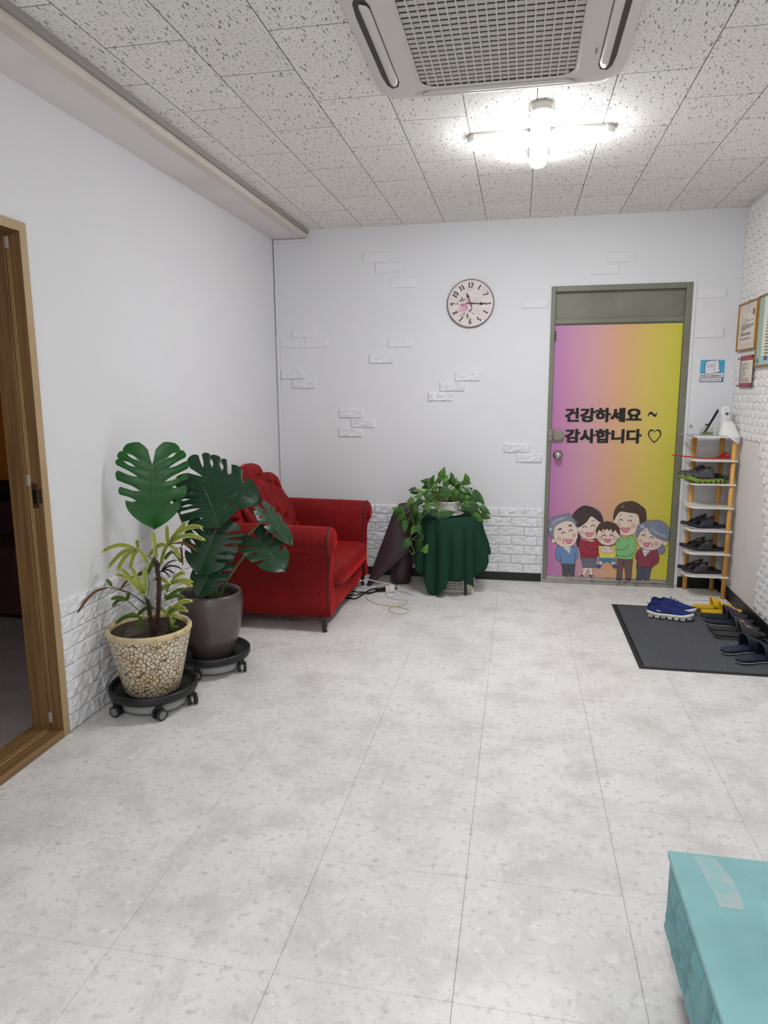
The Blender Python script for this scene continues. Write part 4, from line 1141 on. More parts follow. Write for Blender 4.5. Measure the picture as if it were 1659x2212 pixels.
# perforated basket under the table
bk = thing('plastic_basket', 'cream perforated plastic basket upside down under the cloth covered table', 'basket', (1.41, -.29, 0))
b = MB(); nseg, nrow = 60, 9
def bring(k, z): 
    R = rrect(1.41, -.29, .168 - .05 * z, .125 - .05 * z, .055, z, 14); return R
R0 = bring(0, 0); nseg = len(R0)
for r in range(nrow):
    z0, z1 = .022 + .018 * r, .022 + .018 * (r + 1)
    a, c = bring(0, z0), bring(0, z1)
    for j in range(nseg):
        k = (j + 1) % nseg; q = [Vector(a[j]), Vector(a[k]), Vector(c[k]), Vector(c[j])]
        if (q[0] - q[1]).length > .05:
            m_ = 14
        else: m_ = 1
        for t in range(m_):
            e0, e1 = t / m_, (t + 1) / m_
            w = [q[0].lerp(q[1], e0), q[0].lerp(q[1], e1), q[3].lerp(q[2], e1), q[3].lerp(q[2], e0)]
            cc = sum(w, Vector()) / 4; inn = [cc + (p - cc) * (.5 if m_ > 1 else .3) for p in w]
            b.add(w + inn, [(0, 1, 5, 4), (1, 2, 6, 5), (2, 3, 7, 6), (3, 0, 4, 7)])
b.build('wall', BASKM, bk, solid=.002, fixn=False)
b = MB(); b.loft([rrect(1.41, -.29, .174, .131, .058, 0, 14), rrect(1.41, -.29, .175, .132, .058, .02, 14), bring(0, .0235)], 0, True, False); b.build('rim', BASKM, bk, solid=.002)
b = MB(); b.loft([bring(0, .184), bring(0, .2), rrect(1.41, -.29, .15, .107, .05, .206, 14)], 0, True, False); b.add(rrect(1.41, -.29, .15, .107, .05, .206, 14), [list(range(60))]); b.build('bottom', BASKM, bk)
b = MB(); b.loft([rrect(1.41, -.29, .155, .112, .05, .02, 14), rrect(1.41, -.29, .145, .1, .05, .18, 14)], 0, True, True); b.build('shade_block', CM((52, 46, 44), .9), bk)  # dark block added inside so the perforations look shaded
# saucer and bowl with pothos
BXc, BYc = 1.385, -.36
b = MB(); b.lathe([(0, TZ + .006), (.075, TZ + .006), (.105, TZ + .018), (.112, TZ + .024), (.108, TZ + .026), (.074, TZ + .012), (0, TZ + .012)], (BXc, BYc, 0), 40)
tag(b.build('saucer', BOWLW, merge=.0003), 'white saucer under the pothos bowl on the green cloth', 'saucer')
po = thing('potted_pothos', 'trailing pothos in a white bowl on the green covered table', 'potted plant', (BXc, BYc, TZ + .0122))
b = MB(); b.lathe([(0, .0122), (.055, .0122), (.062, .018), (.083, .09), (.088, .104), (.096, .106), (.095, .113), (.084, .112), (.079, .095), (.077, .09)], (BXc, BYc, TZ), 44); b.build('pot', BOWLW, po, merge=.0003)
b = MB(); b.add([(BXc + .078 * math.cos(2 * math.pi * k / 24), BYc + .078 * math.sin(2 * math.pi * k / 24), TZ + .096) for k in range(24)], [list(range(24))]); b.build('soil', SOIL, po)
POT = [((1.327,-.300,.828),(1.354,-.317,.901)), ((1.344,-.330,.808),(1.378,-.310,.852)), ((1.316,-.380,.799),(1.332,-.376,.856)), ((1.261,-.360,.795),(1.279,-.373,.853)), ((1.259,-.300,.790),(1.179,-.326,.798)), ((1.251,-.320,.785),(1.231,-.299,.829)), ((1.261,-.360,.776),(1.175,-.331,.761)), ((1.405,-.360,.789),(1.400,-.385,.842)), ((1.419,-.250,.789),(1.385,-.232,.860)), ((1.409,-.300,.771),(1.431,-.305,.816)), ((1.515,-.300,.800),(1.504,-.321,.860)), ((1.512,-.320,.795),(1.551,-.332,.794)), ((1.504,-.340,.800),(1.450,-.324,.790)), ((1.288,-.420,.761),(1.297,-.398,.818)), ((1.153,-.400,.753),(1.105,-.427,.747)), ((1.159,-.360,.725),(1.103,-.353,.712)), ((1.240,-.420,.731),(1.160,-.447,.752)), ((1.224,-.440,.719),(1.270,-.427,.752)), ((1.129,-.420,.685),(1.082,-.430,.638)), ((1.196,-.450,.705),(1.142,-.427,.706)), ((1.166,-.470,.655),(1.195,-.441,.704)), ((1.354,-.460,.763),(1.416,-.460,.716)), ((1.352,-.480,.742),(1.443,-.450,.716)), ((1.494,-.440,.725),(1.507,-.451,.672)), ((1.568,-.360,.729),(1.657,-.385,.648)), ((1.566,-.400,.721),(1.625,-.394,.667)), ((1.524,-.340,.750),(1.566,-.368,.711)), ((1.480,-.400,.766),(1.529,-.418,.737)), ((1.548,-.400,.653),(1.615,-.406,.626)), ((1.545,-.420,.632),(1.628,-.413,.578)), ((1.623,-.380,.630),(1.689,-.401,.579)), ((1.627,-.400,.573),(1.691,-.427,.554)), ((1.574,-.420,.575),(1.648,-.398,.508)), ((1.316,-.530,.630),(1.211,-.541,.662)), ((1.326,-.540,.632),(1.351,-.512,.649)), ((1.304,-.550,.628),(1.311,-.526,.556)), ((1.332,-.550,.601),(1.347,-.557,.570)), ((1.357,-.520,.589),(1.455,-.522,.609)), ((1.044,-.520,.621),(1.001,-.519,.625)), ((1.081,-.540,.630),(1.002,-.531,.581)), ((1.091,-.560,.591),(1.019,-.554,.533)), ((1.092,-.550,.575),(1.056,-.546,.516)), ((1.105,-.570,.541),(1.100,-.563,.452)), ((1.151,-.580,.573),(1.152,-.554,.486)), ((1.165,-.560,.655),(1.166,-.560,.567)), ((1.202,-.570,.605),(1.190,-.574,.537)), ((1.196,-.580,.517),(1.216,-.567,.446)), ((1.171,-.570,.505),(1.145,-.586,.450)), ((1.133,-.570,.406),(1.080,-.582,.346)), ((1.210,-.590,.406),(1.175,-.561,.323)), ((1.241,-.580,.335),(1.266,-.579,.391)), ((1.232,-.500,.618),(1.274,-.497,.585)), ((1.213,-.500,.684),(1.170,-.529,.650)), ((1.376,-.300,.766),(1.337,-.305,.790)), ((1.443,-.350,.773),(1.480,-.345,.793)), ((1.378,-.420,.801),(1.362,-.449,.771)), ((1.461,-.450,.749),(1.442,-.443,.700)), ((1.514,-.400,.705),(1.566,-.392,.695)), ((1.526,-.420,.675),(1.505,-.446,.635)), ((1.499,-.440,.644),(1.542,-.432,.605)), ((1.251,-.500,.666),(1.232,-.502,.623)), ((1.228,-.400,.776),(1.207,-.389,.735)), ((1.310,-.450,.784),(1.274,-.459,.746)), ((1.400,-.400,.741),(1.456,-.388,.760)), ((1.269,-.500,.724),(1.306,-.486,.684)),]
VIN = [[ (1.264,-.530,.624),(1.217,-.530,.561),(1.196,-.530,.503) ],  [ (1.208,-.530,.460),(1.227,-.530,.422),(1.208,-.530,.402),(1.161,-.530,.410),(1.127,-.530,.424) ],  [ (1.184,-.530,.440),(1.141,-.530,.390),(1.161,-.530,.333),(1.151,-.530,.298),(1.132,-.530,.332) ],  [ (1.170,-.530,.318),(1.156,-.530,.298) ],  [ (1.189,-.530,.339),(1.237,-.530,.323) ],  [ (1.255,-.530,.652),(1.189,-.530,.646),(1.094,-.530,.591),(1.084,-.530,.624) ],  [ (1.255,-.530,.643),(1.151,-.530,.592),(1.118,-.530,.534) ],  [ (1.461,-.380,.672),(1.528,-.380,.645),(1.618,-.380,.618) ],  [ (1.461,-.380,.653),(1.553,-.380,.577),(1.629,-.380,.565) ],  [ (1.236,-.530,.690),(1.179,-.530,.707),(1.146,-.530,.702) ],  [ (1.217,-.530,.708),(1.188,-.530,.755),(1.172,-.530,.771) ],  [ (1.437,-.380,.681),(1.503,-.380,.740),(1.521,-.380,.808) ],]
def pothos_leaf(base, tip, seed):
    rg = random.Random(seed); base, tip = Vector(base), Vector(tip); Y = tip - base; Ln = max(.042, Y.length * 1.0); Y.normalize()
    N_ = Vector((rg.uniform(-.6, .6), -.85, rg.uniform(-.1, .9))); N_ = (N_ - Y * N_.dot(Y)).normalized(); X = Y.cross(N_)
    wid = Ln * rg.uniform(.32, .42) if Ln < .085 else Ln * rg.uniform(.28, .36)
    fold = rg.uniform(.15, .6)
    b = MB(); rows = []
    T = [(-.16, .30), (-.12, .62), (-.02, .9), (.1, 1.0), (.25, .98), (.42, .84), (.6, .62), (.78, .36), (.92, .13), (1.0, .01)]
    for (t, w) in T:
        row = []
        for s in (-1, -.6, -.25, 0, .25, .6, 1):
            x = s * w * wid; tt = max(t, -.16 * abs(s) ** .5) if t < 0 else t
            z = fold * abs(x) * .6 - .22 * Ln * max(0, tt) ** 2 - 1.2 * x * x / wid * .4
            row.append(base + X * x + Y * (tt * Ln) + N_ * z)
        rows.append(row)
    b.grid(rows)
    me = rg.choice([POTHOS, POTHOS, POTHOD, POTHOL])
    b.tube([base + Y * (t * Ln) + N_ * (-.22 * Ln * t * t + .0006) for t in (0, .25, .5, .75)], [.0011, .001, .0007, .0004], 4, 1)
    b.build('leaf', [me, POTHOL], po, fixn=False)
    rt_ = Vector((BXc + max(-.07, min(.07, (base.x - BXc) * .5)), BYc + max(-.06, min(.05, (base.y - BYc) * .5)), TZ + .10))
    if base.z > .6: return [rt_, rt_.lerp(base, .5) + Vector((0, 0, .035)), base]
    return [base, base + Vector((rg.uniform(-.01, .02), .01, .035))]
rg = random.Random(77)
for i in range(46):
    a = rg.uniform(0, 6.28); r = rg.uniform(.04, .16); c = Vector((BXc + r * math.cos(a) * 1.1, BYc + .03 + r * .7 * math.sin(a), TZ + .11 + (.17 - r) * rg.uniform(.2, 1.1)))
    if c.y < BYc - .05 and abs(c.x - BXc) < .08: continue
    d = Vector((math.cos(a) + rg.uniform(-.5, .5), math.sin(a) - .2, rg.uniform(-.5, .9))).normalized(); POT.append((tuple(c), tuple(c + d * rg.uniform(.045, .065))))
stems = MB()
for i, (a, c) in enumerate(POT):
    P = pothos_leaf(a, c, i); stems.tube(crom(P, 4), .0017, 5)
for P in VIN: stems.tube(crom(P, 6), .0026, 6)
for i in range(110):
    a = random.uniform(0, 6.28); r = random.uniform(.06, .17); p = Vector((BXc + .07 * math.cos(a), BYc + .06 * math.sin(a), TZ + .1))
    q = Vector((BXc + r * math.cos(a), BYc + r * .7 * math.sin(a), TZ + random.uniform(.03, .2))); stems.tube(crom([p, p.lerp(q, .5) + Vector((0, 0, .04)), q], 4), .0015, 4)
o = stems.build('stems', VINEM, po); o['kind'] = 'stuff'

# rolled vinyl sheet standing in the corner, its loose flap leaning out to the left
t = thing('vinyl_roll', 'dark maroon vinyl sheet rolled up and standing between the sofa and the table', 'roll', (1.0, -.2, 0))
b = MB(); rows = []
for k in range(9):
    v = k / 8; row = []
    for i in range(64):
        u = i / 63; a = math.radians(-200) + u * math.radians(680); r = .066 + .016 * u
        row.append((1.005 + .055 * v + r * math.cos(a), -.19 + .06 * v + r * math.sin(a), .003 + .592 * v))
    rows.append(row)
b.grid(rows); b.build('roll', ROLLM, t, solid=.004, fixn=False, off=0)
T0, T1, RR, TP = Vector((.976, -.235, .585)), Vector((1.10, -.215, .575)), Vector((1.105, -.30, .27)), Vector((.775, -.345, .003))
b = MB(); rows = []
for k in range(15):
    v = k / 14; row = []
    for i in range(13):
        u = i / 12; l = T0.lerp(TP, v); r_ = T1.lerp(RR, min(1, v * 1.6)) if v < .625 else RR.lerp(TP + Vector((.03, .0, .0)), (v - .625) / .375)
        p = l.lerp(r_, u); bow = math.sin(math.pi * u) * .045 * (1 - v * .75); row.append((p.x, p.y - bow, max(.003, p.z)))
    rows.append(row)
b.grid(rows); b.build('flap', ROLLM, t, solid=.003, fixn=False, off=0)

# ---------------------------------------------------------------- wall clock
CKX, CKZ = 1.4995, 2.069
ck = thing('wall_clock', 'round cream clock with a pink rose hanging on the white wall', 'clock', (CKX, -.02, CKZ))
def back_lathe(prof, c, n=48, mi=0):
    b = MB(); b.lathe(prof, (0, 0, 0), n, mi); b.v = [(c[0] + p[0], c[1] - p[2], c[2] + p[1]) for p in b.v]; return b
b = back_lathe([(.15, 0), (.168, .004), (.1715, .012), (.1705, .019), (.164, .0205)], (CKX, -.001, CKZ), 64); b.build('rim', CM((112, 104, 104)), ck)
b = back_lathe([(.166, .0195), (.12, .02), (0, .02)], (CKX, -.001, CKZ), 64)
dial = b.build('dial', M('cream_dial', (224, 212, 210), .5, noise=[(14, (212, 196, 196), .5, .75, 3)]), ck, merge=.0002)
fy = -.0216
b = MB()
for z in (.113, .037, -.04, -.116):
    w = math.sqrt(.163 ** 2 - z * z) - .004; b.box(CKX - w, CKX + w, fy - .0001, fy, CKZ + z - .0007, CKZ + z + .0007)
b.build('plank_line', CM((176, 164, 164)), dial)
b = MB()
for k in range(60):
    a = 2 * math.pi * k / 60; r = .158; s = .0019 if k % 5 == 0 else .0011
    b.disc((CKX + r * math.sin(a), fy - .0001, CKZ + r * math.cos(a)), s, 6, 0, 'y', False)
b.build('minute_mark', CM((92, 84, 86)), dial)
G = {'0': [[(0, .5), (.12, .9), (.3, 1), (.48, .9), (.6, .5), (.48, .1), (.3, 0), (.12, .1), (0, .5)]], '1': [[(.3, 1), (.3, 0)]], '2': [[(.05, .75), (.12, .95), (.32, 1), (.52, .9), (.55, .68), (.4, .4), (.05, .03)], [(.05, .03), (.3, .06), (.6, 0)]],
     '3': [[(.08, .85), (.3, 1), (.52, .85), (.45, .6), (.25, .52)], [(.25, .52), (.5, .45), (.58, .22), (.32, 0), (.05, .12)]], '5': [[(.55, 1), (.2, .97), (.14, .56)], [(.14, .56), (.4, .62), (.58, .36), (.4, .05), (.08, .05)]],
     '6': [[(.5, .98), (.2, .7), (.06, .35), (.16, .06), (.34, 0), (.54, .12), (.56, .36), (.4, .52), (.15, .45)]], '7': [[(.05, .9), (.3, .96), (.6, .97), (.38, .5), (.25, 0)]], '8': [[(.3, .55), (.1, .72), (.14, .94), (.32, 1), (.5, .9), (.5, .7), (.1, .35), (.08, .12), (.3, 0), (.52, .12), (.52, .34), (.3, .55)]],
     '9': [[(.1, .02), (.4, .3), (.54, .65), (.44, .94), (.26, 1), (.06, .88), (.04, .64), (.2, .48), (.45, .55)]], '4': [[(.45, 0), (.45, 1), (.02, .3), (.62, .3)]]}
def glyphs(b, txt, cx, cz, h, ang, y, wk=1.0):
    W_ = .62 * len(txt) * .8
    for i, ch in enumerate(txt):
        for st in G[ch]:
            Q = [(p.x, p.y) for p in crom([(q[0] * .62, q[1], 0) for q in st], 4)]
            A, B_ = [], []
            for j, q in enumerate(Q):
                u, v = Q[max(j - 1, 0)], Q[min(j + 1, len(Q) - 1)]; dx, dz = v[0] - u[0], v[1] - u[1]; l = math.hypot(dx, dz) or 1
                w = (.028 + .085 * abs(dz / l) ** 2 * (1 if dz < 0 or len(st) == 2 else .55)) * wk
                X, Z = q[0] + i * .5 - (.5 * len(txt) - .12) / 2 - (.0), q[1] - .5
                for L_, s in ((A, 1), (B_, -1)):
                    px, pz = (X - s * dz / l * w) * h, (Z + s * dx / l * w) * h
                    L_.append((cx + px * math.cos(ang) + pz * math.sin(ang), y, cz - px * math.sin(ang) + pz * math.cos(ang)))
            b.grid([A, B_], 0, False)
b = MB()
for n in range(1, 13):
    a = 2 * math.pi * n / 12
    fl = a if n not in (5, 6, 7, 4) else a + math.pi * 0
    glyphs(b, str(n) if n != 4 else '1', CKX + .127 * math.sin(a), CKZ + .127 * math.cos(a), .040, a if n not in (6,) else 0, fy - .0002)
b.build('numeral', CM((36, 32, 34)), dial)
b = MB()
for (x, z, w) in ((-.005, .098, .06), (-.005, .086, .04), (.055, -.058, .06), (.05, -.075, .05), (.055, .005, .0)):
    for i in range(int(w / .004)): b.box(CKX + x - w / 2 + i * .004, CKX + x - w / 2 + i * .004 + .0026, fy - .0002, fy - .0001, CKZ + z, CKZ + z + .0032)
P = crom([(.02, .06), (.035, .075), (.03, .06), (.05, .062), (.07, .068)], 4) if False else None
for Q in ([(.015, .062, 0), (.028, .078, 0), (.03, .058, 0), (.048, .066, 0), (.062, .06, 0)], [(.02, .012, 0), (.03, .03, 0), (.034, .012, 0), (.05, .022, 0), (.066, .012, 0), (.082, .02, 0), (.1, .032, 0)]):
    R_ = crom(Q, 5); b.grid([[(CKX + p.x, fy - .0002, CKZ + p.y) for p in R_], [(CKX + p.x + .0012, fy - .0002, CKZ + p.y + .0012) for p in R_]], 0, False)
b.build('lettering', CM((150, 138, 140)), dial)
b = MB()
def petal(cx, cz, L_, w, ang, mi, y):
    pts = []
    for k in range(14):
        t = 2 * math.pi * k / 14; u, v = L_ * math.cos(t), w * math.sin(t); pts.append((CKX + cx + u * math.cos(ang) - v * math.sin(ang), y, CKZ + cz + u * math.sin(ang) + v * math.cos(ang)))
    b.add(pts, [list(range(14))], mi)
Y0 = fy - .0004
for (cx, cz, l, w, a, m_) in ((-.062, .032, .016, .007, 1.6, 0), (-.075, .02, .012, .006, 2.6, 0), (-.05, .024, .012, .006, .6, 0), (-.094, -.0, .012, .005, 1.8, 0), (-.02, -.088, .02, .009, -1.5, 0), (.0, -.05, .018, .008, .7, 0), (-.045, -.072, .012, .004, -2.2, 1), (-.06, -.085, .012, .005, .2, 2), (.018, -.07, .014, .002, -.6, 1)):
    petal(cx, cz, l, w, a, m_, Y0); Y0 -= .00006
for (cx, cz, l, w, a, m_) in ((-.02, .025, .018, .014, .9, 3), (-.012, .04, .01, .008, .3, 4), (-.05, -.03, .038, .03, .1, 3), (-.05, -.02, .032, .024, .3, 5), (-.055, -.05, .03, .014, .1, 3), (-.035, -.018, .012, .024, .1, 4), (-.058, -.008, .02, .01, -.1, 4), (-.055, -.026, .018, .016, .2, 3), (-.056, -.013, .012, .006, -.2, 6)):
    petal(cx, cz, l, w, a, m_, Y0); Y0 -= .00006
b.build('rose_print', [CM(c) for c in ((120, 122, 86), (96, 92, 66), (176, 138, 148), (214, 168, 184), (196, 132, 156), (224, 186, 198), (170, 96, 126))], dial, fixn=False)
def hand(ang, L_, tail, nm, y):
    b = MB(); d = (math.sin(ang), math.cos(ang)); n = (d[1], -d[0])
    o = [(-tail, .002), (-.004, .0018), (.0, .0045), (.006, .003), (L_ * .45, .0015), (L_ * .56, .0022), (L_ * .64, .0068), (L_ * .75, .0035), (L_, .0006)]
    pts = [(t, w) for t, w in o] + [(t, -w) for t, w in reversed(o)]
    P = [(CKX + d[0] * t + n[0] * w * 1.5, CKZ + d[1] * t + n[1] * w * 1.5) for t, w in pts]
    b.prism(P, 'y', y, y - .0012)
    b.add([(p[0] * .004 + CKX - d[0] * tail, y - .0006 + p[1] * .001, p[2] * .004 + CKZ - d[1] * tail) for p in back_lathe([(0, -1), (1, -1), (1, 1), (0, 1)], (0, 0, 0), 10).v], [[10 * i + j, 10 * i + (j + 1) % 10, 10 * (i + 1) + (j + 1) % 10, 10 * (i + 1) + j] for i in range(3) for j in range(10)])
    return b.build(nm, INK, ck, fixn=False)
hand(math.radians(93), .117, .024, 'minute_hand', fy - .006); hand(math.radians(-21), .082, .03, 'hour_hand', fy - .0035)
b = back_lathe([(.006, .002), (.005, .0105), (0, .011)], (CKX, fy, CKZ), 14); b.build('hub', INK, ck)
b = back_lathe([(.0026, .0105), (.002, .0125), (0, .013)], (CKX, fy, CKZ), 10); b.build('pin', CM((226, 222, 220)), ck)

# ---------------------------------------------------------------- blue notice by the door
sg = thing('tissue_sign', 'small blue and white sign with a smiling paper roll beside the door', 'sign', (3.183, 0, 1.568))
b = MB(); b.box(3.104, 3.261, -.003, -.0003, 1.493, 1.643); bd = b.build('board', CM((72, 168, 206)), sg)
def flat(pts, y, col, name, parent, smooth=False):
    b = MB(); P = [(p[0], p[1]) for p in (crom([(q[0], q[1], 0) for q in pts], 5, True) if smooth else pts)]
    b.prism(P, 'y', y, y - .0002); return b.build(name, CM(col), parent)
sx = lambda px: 3.104 + (px - 562) / (945 - 562) * .157
sz = lambda py: 1.643 - (py - 285) / (645 - 285) * .15
flat([(sx(566), sz(508)), (sx(935), sz(500)), (sx(925), sz(640)), (sx(562), sz(640))], -.0031, (226, 218, 220), 'print', bd)
flat([(sx(566), sz(572)), (sx(930), sz(572)), (sx(925), sz(642)), (sx(560), sz(642))], -.0034, (58, 92, 112), 'print', bd)
flat([(sx(574), sz(582)), (sx(912), sz(582)), (sx(908), sz(632)), (sx(570), sz(634))], -.0037, (230, 222, 224), 'print', bd)
roll = [(640, 330), (660, 305), (720, 292), (800, 290), (858, 288), (850, 318), (866, 345), (852, 375), (870, 402), (858, 425), (882, 450), (868, 485), (800, 495), (770, 510), (700, 518), (640, 500), (632, 420)]
cx_, cz_ = 752, 402
flat([(sx(cx_ + (x - cx_) * 1.03), sz(cz_ + (y - cz_) * 1.03)) for x, y in roll], -.0034, (44, 48, 54), 'print', bd)
flat([(sx(cx_ + (x - cx_) * .96), sz(cz_ + (y - cz_) * .96)) for x, y in roll], -.0037, (226, 224, 228), 'print', bd)
b = MB()
for (x0, x1, y0, y1) in ((778, 783, 312, 492), (655, 776, 355, 359)): b.box(sx(x0), sx(x1), -.0041, -.0039, sz(y1), sz(y0))
for x in (690, 738): b.disc((sx(x), -.0041, sz(385)), .0038, 12, 0, 'y')
b.box(sx(668), sx(682), -.0041, -.0039, sz(412), sz(404)); b.box(sx(748), sx(762), -.0041, -.0039, sz(392), sz(384)); b.box(sx(710), sx(726), -.0041, -.0039, sz(404), sz(399))
rg = random.Random(2); x = 585
while x < 900:
    w = rg.choice((8, 12, 14)); b.box(sx(x), sx(x + w), -.0041, -.0039, sz(556), sz(530 + rg.choice((0, 4, 10)))); x += w + rg.choice((4, 5, 14))
x = 590
while x < 880:
    w = rg.choice((6, 8, 10)); b.box(sx(x), sx(x + w), -.0041, -.0039, sz(618), sz(598 + rg.choice((0, 4, 6)))); x += w + rg.choice((6, 7, 16))
b.disc((sx(900), -.0034, sz(343)), .004, 12, 0, 'y'); b.build('lettering', CM((52, 50, 56)), bd)
t = thing('wall_hook', 'tiny clear adhesive hook on the wall between door and shoe rack', 'hook', (3.067, -.004, 1.187))
b = back_lathe([(0, 0), (.011, .001), (.009, .006), (.003, .009), (.003, .016), (0, .0165)], (3.067, -.0005, 1.187), 16); b.build('pad', CM((190, 186, 182), .2), t, merge=.0002)
b = MB(); b.tube([(3.067, -.014, 1.187), (3.061, -.019, 1.183), (3.053, -.022, 1.186)], .002, 8); b.build('hook_arm', CM((198, 194, 190), .2), t)

# ---------------------------------------------------------------- frames and notice on the right wall
XW = XR - .017
def rframe(y0, y1, z0, z1, label, seed, paper, band):
    t = thing('certificate_frame', label, 'picture frame', (XW, (y0 + y1) / 2, (z0 + z1) / 2), group='gold framed certificates on the right wall')
    b = MB(); w = .012
    for a in ((y0, y1, z0, z0 + w), (y0, y1, z1 - w, z1), (y0, y0 + w, z0 + w, z1 - w), (y1 - w, y1, z0 + w, z1 - w)): b.box(XW - .014, XW, *a)
    b.build('frame', GOLD, t, bevel=.003)
    b = MB(); b.box(XW - .006, XW, y0 + w, y1 - w, z0 + w, z1 - w); pg = b.build('paper', paper, t)
    Y0, Y1, Z0, Z1 = y0 + w, y1 - w, z0 + w, z1 - w; H_, W_ = Z1 - Z0, Y1 - Y0
    rg = random.Random(seed); b = MB(); e = .0065; cnt = [0]
    def rc(u0, u1, v0, v1, m_):
        cnt[0] += 1; ee = e + .00005 * cnt[0]
        b.box(XW - ee - .0001, XW - .006, Y1 - u1 * W_, Y1 - u0 * W_, Z0 + v0 * H_, Z0 + v1 * H_, m_)   # u runs from the back wall towards the room
    if band is None:
        for q in ((.08, .92, .93, .945), (.08, .92, .06, .075), (.08, .095, .06, .945), (.905, .92, .06, .945)): rc(*q, 1)
        for q in ((.14, .86, .895, .9), (.14, .86, .1, .105), (.14, .145, .1, .9), (.855, .86, .1, .9)): rc(*q, 2)
        b.disc((XW - e - .0004, Y1 - .5 * W_, Z0 + .92 * H_), .017, 16, 3, 'x'); b.disc((XW - e - .0008, Y1 - .5 * W_, Z0 + .92 * H_), .01, 16, 4, 'x')
        rc(.76, .87, .72, .85, 0); rc(.38, .43, .8, .83, 2); rc(.58, .63, .8, .83, 2)
        for v, u1 in ((.66, .5), (.61, .84), (.55, .5), (.52, .84), (.49, .84), (.46, .7), (.43, .4), (.34, .7), (.31, .72), (.22, .35), (.22, .75)):
            u = .18
            while u < u1: q = rg.uniform(.02, .06); rc(u, min(u + q, u1), v, v + .008, 0); u += q + .012
        rc(.24, .27, .32, .52, 2)
    else:
        rc(0, .22, 0, 1, 1); rc(.2, .24, 0, .12, 3); rc(.04, .13, .03, .1, 2); rc(.22, 1, 0, .13, 3)
        for v in [.7 - .045 * k for k in range(13)]:
            u = .36
            while u < .9: q = rg.uniform(.03, .08); rc(u, u + q, v, v + .012, 0); u += q + .014
        for u in (.38, .43, .48): rc(u, u + .02, .06, .12, 0)
    b.build('print', [CM(c) for c in ((112, 104, 104), (206, 186, 156), (188, 172, 162), (150, 178, 196), (224, 214, 204))] if band is None else [CM(c) for c in ((108, 108, 106), (162, 186, 176), (70, 136, 128), (168, 196, 206))], pg, fixn=False)
    if band is None:
        b = MB(); b.tube([(XW - .001, (y0 + y1) / 2 - .05, z1 - .003), (XW - .012, (y0 + y1) / 2 - .01, z1 + .008)], .0018, 6); b.build('hanger', CM((80, 76, 72)), t)
rframe(-.478, -.09, 1.69, 2.0, 'gold framed cream certificate nearest the corner of the foam wall', 1, CREAM, None)
rframe(-.94, -.494, 1.575, 2.005, 'larger gold framed certificate with a green border, cut by the right image edge', 2, M('green_paper', (226, 226, 212), .6), 1)
nt_ = thing('wall_notice', 'pinned notice with dark red bands below the corner certificate', 'notice', (XW, -.338, 1.555))
b = MB(); P = []
for i in range(7):
    y = -.198 - .282 * i / 6; P.append([(XW - .003 - .006 * math.sin(i / 6 * 2.6), y, 1.455 + .2 * k / 6) for k in range(7)])
b.grid(P); pg = b.build('sheet', [CREAM], nt_, solid=.0015, fixn=False)
b = MB()
def nrow(z0, z1, y0, y1, mi, e):
    Q = []
    for i in range(13):
        y = y0 + (y1 - y0) * i / 12; u = (-.198 - y) / .282 * 6; x = XW - .003 - .006 * math.sin(max(0, min(1, u / 6)) * 2.6) - e; Q.append([(x, y, z0), (x, y, z1)])
    b.grid(Q, mi, False)
nrow(1.454, 1.482, -.198, -.48, 0, .0022); nrow(1.625, 1.656, -.198, -.48, 0, .0022); nrow(1.454, 1.656, -.468, -.483, 1, .003); nrow(1.454, 1.656, -.196, -.203, 0, .0028)
rg = random.Random(9)
for k, L_ in enumerate((.15, .11, .15, .09, .1, .11, .06, .17, .19)): nrow(1.6 - k * .0135, 1.6045 - k * .0135, -.235, -.235 - L_, 2, .0026)
b.build('print', [CM((150, 66, 72)), CM((34, 26, 34)), CM((112, 104, 108))], pg, fixn=False)
for (y, z) in ((-.2, 1.64), (-.2, 1.465), (-.476, 1.648), (-.476, 1.462)):
    b = MB(); b.tube([(XW + .004, y, z), (XW - .012, y + .002, z), (XW - .014, y + .002, z), (XW - .022, y + .003, z)], [.0012, .0012, .005, .0045], 8); b.build('push_pin', CM((44, 52, 96)), nt_)

# ---------------------------------------------------------------- shoe rack
RX0, RX1, RY0, RY1 = 3.03, 3.307, -.318, -.045
rk = thing('shoe_rack', 'slim eight shelf white rack with pine poles in the corner by the door', 'shoe rack', (3.17, -.18, 0))
SHZ = [.012 + .1602 * i for i in range(8)]
def shelf_outline():
    pts = [(RX1, RY0), (RX1, RY1), (RX0, RY1)]
    for k in range(7):
        a = math.pi + math.pi / 2 * k / 6; pts.append((RX0 + .055 + .055 * math.cos(a), RY0 + .055 + .055 * math.sin(a)))
    return pts
so = shelf_outline()
for z in SHZ:
    b = MB(); b.prism(so, 'z', z - .010, z); b.build('shelf', MDFW, rk, bevel=.0015)
LEG = [(3.085, -.068), (3.262, -.085), (3.286, -.292)]
for (x, y) in LEG:
    b = MB(); b.tube([(x, y, .0122), (x, y, 1.122)], .0155, 18); b.build('pole', PINE, rk)
# three small feet under the bottom shelf
for x, y in ((3.08, -.08), (3.27, -.1), (3.27, -.28), (3.09, -.27)):
    b = MB(); b.cyl((x, y, 0), (x, y, .003), .01, 10); b.build('foot', RUBBER, rk)

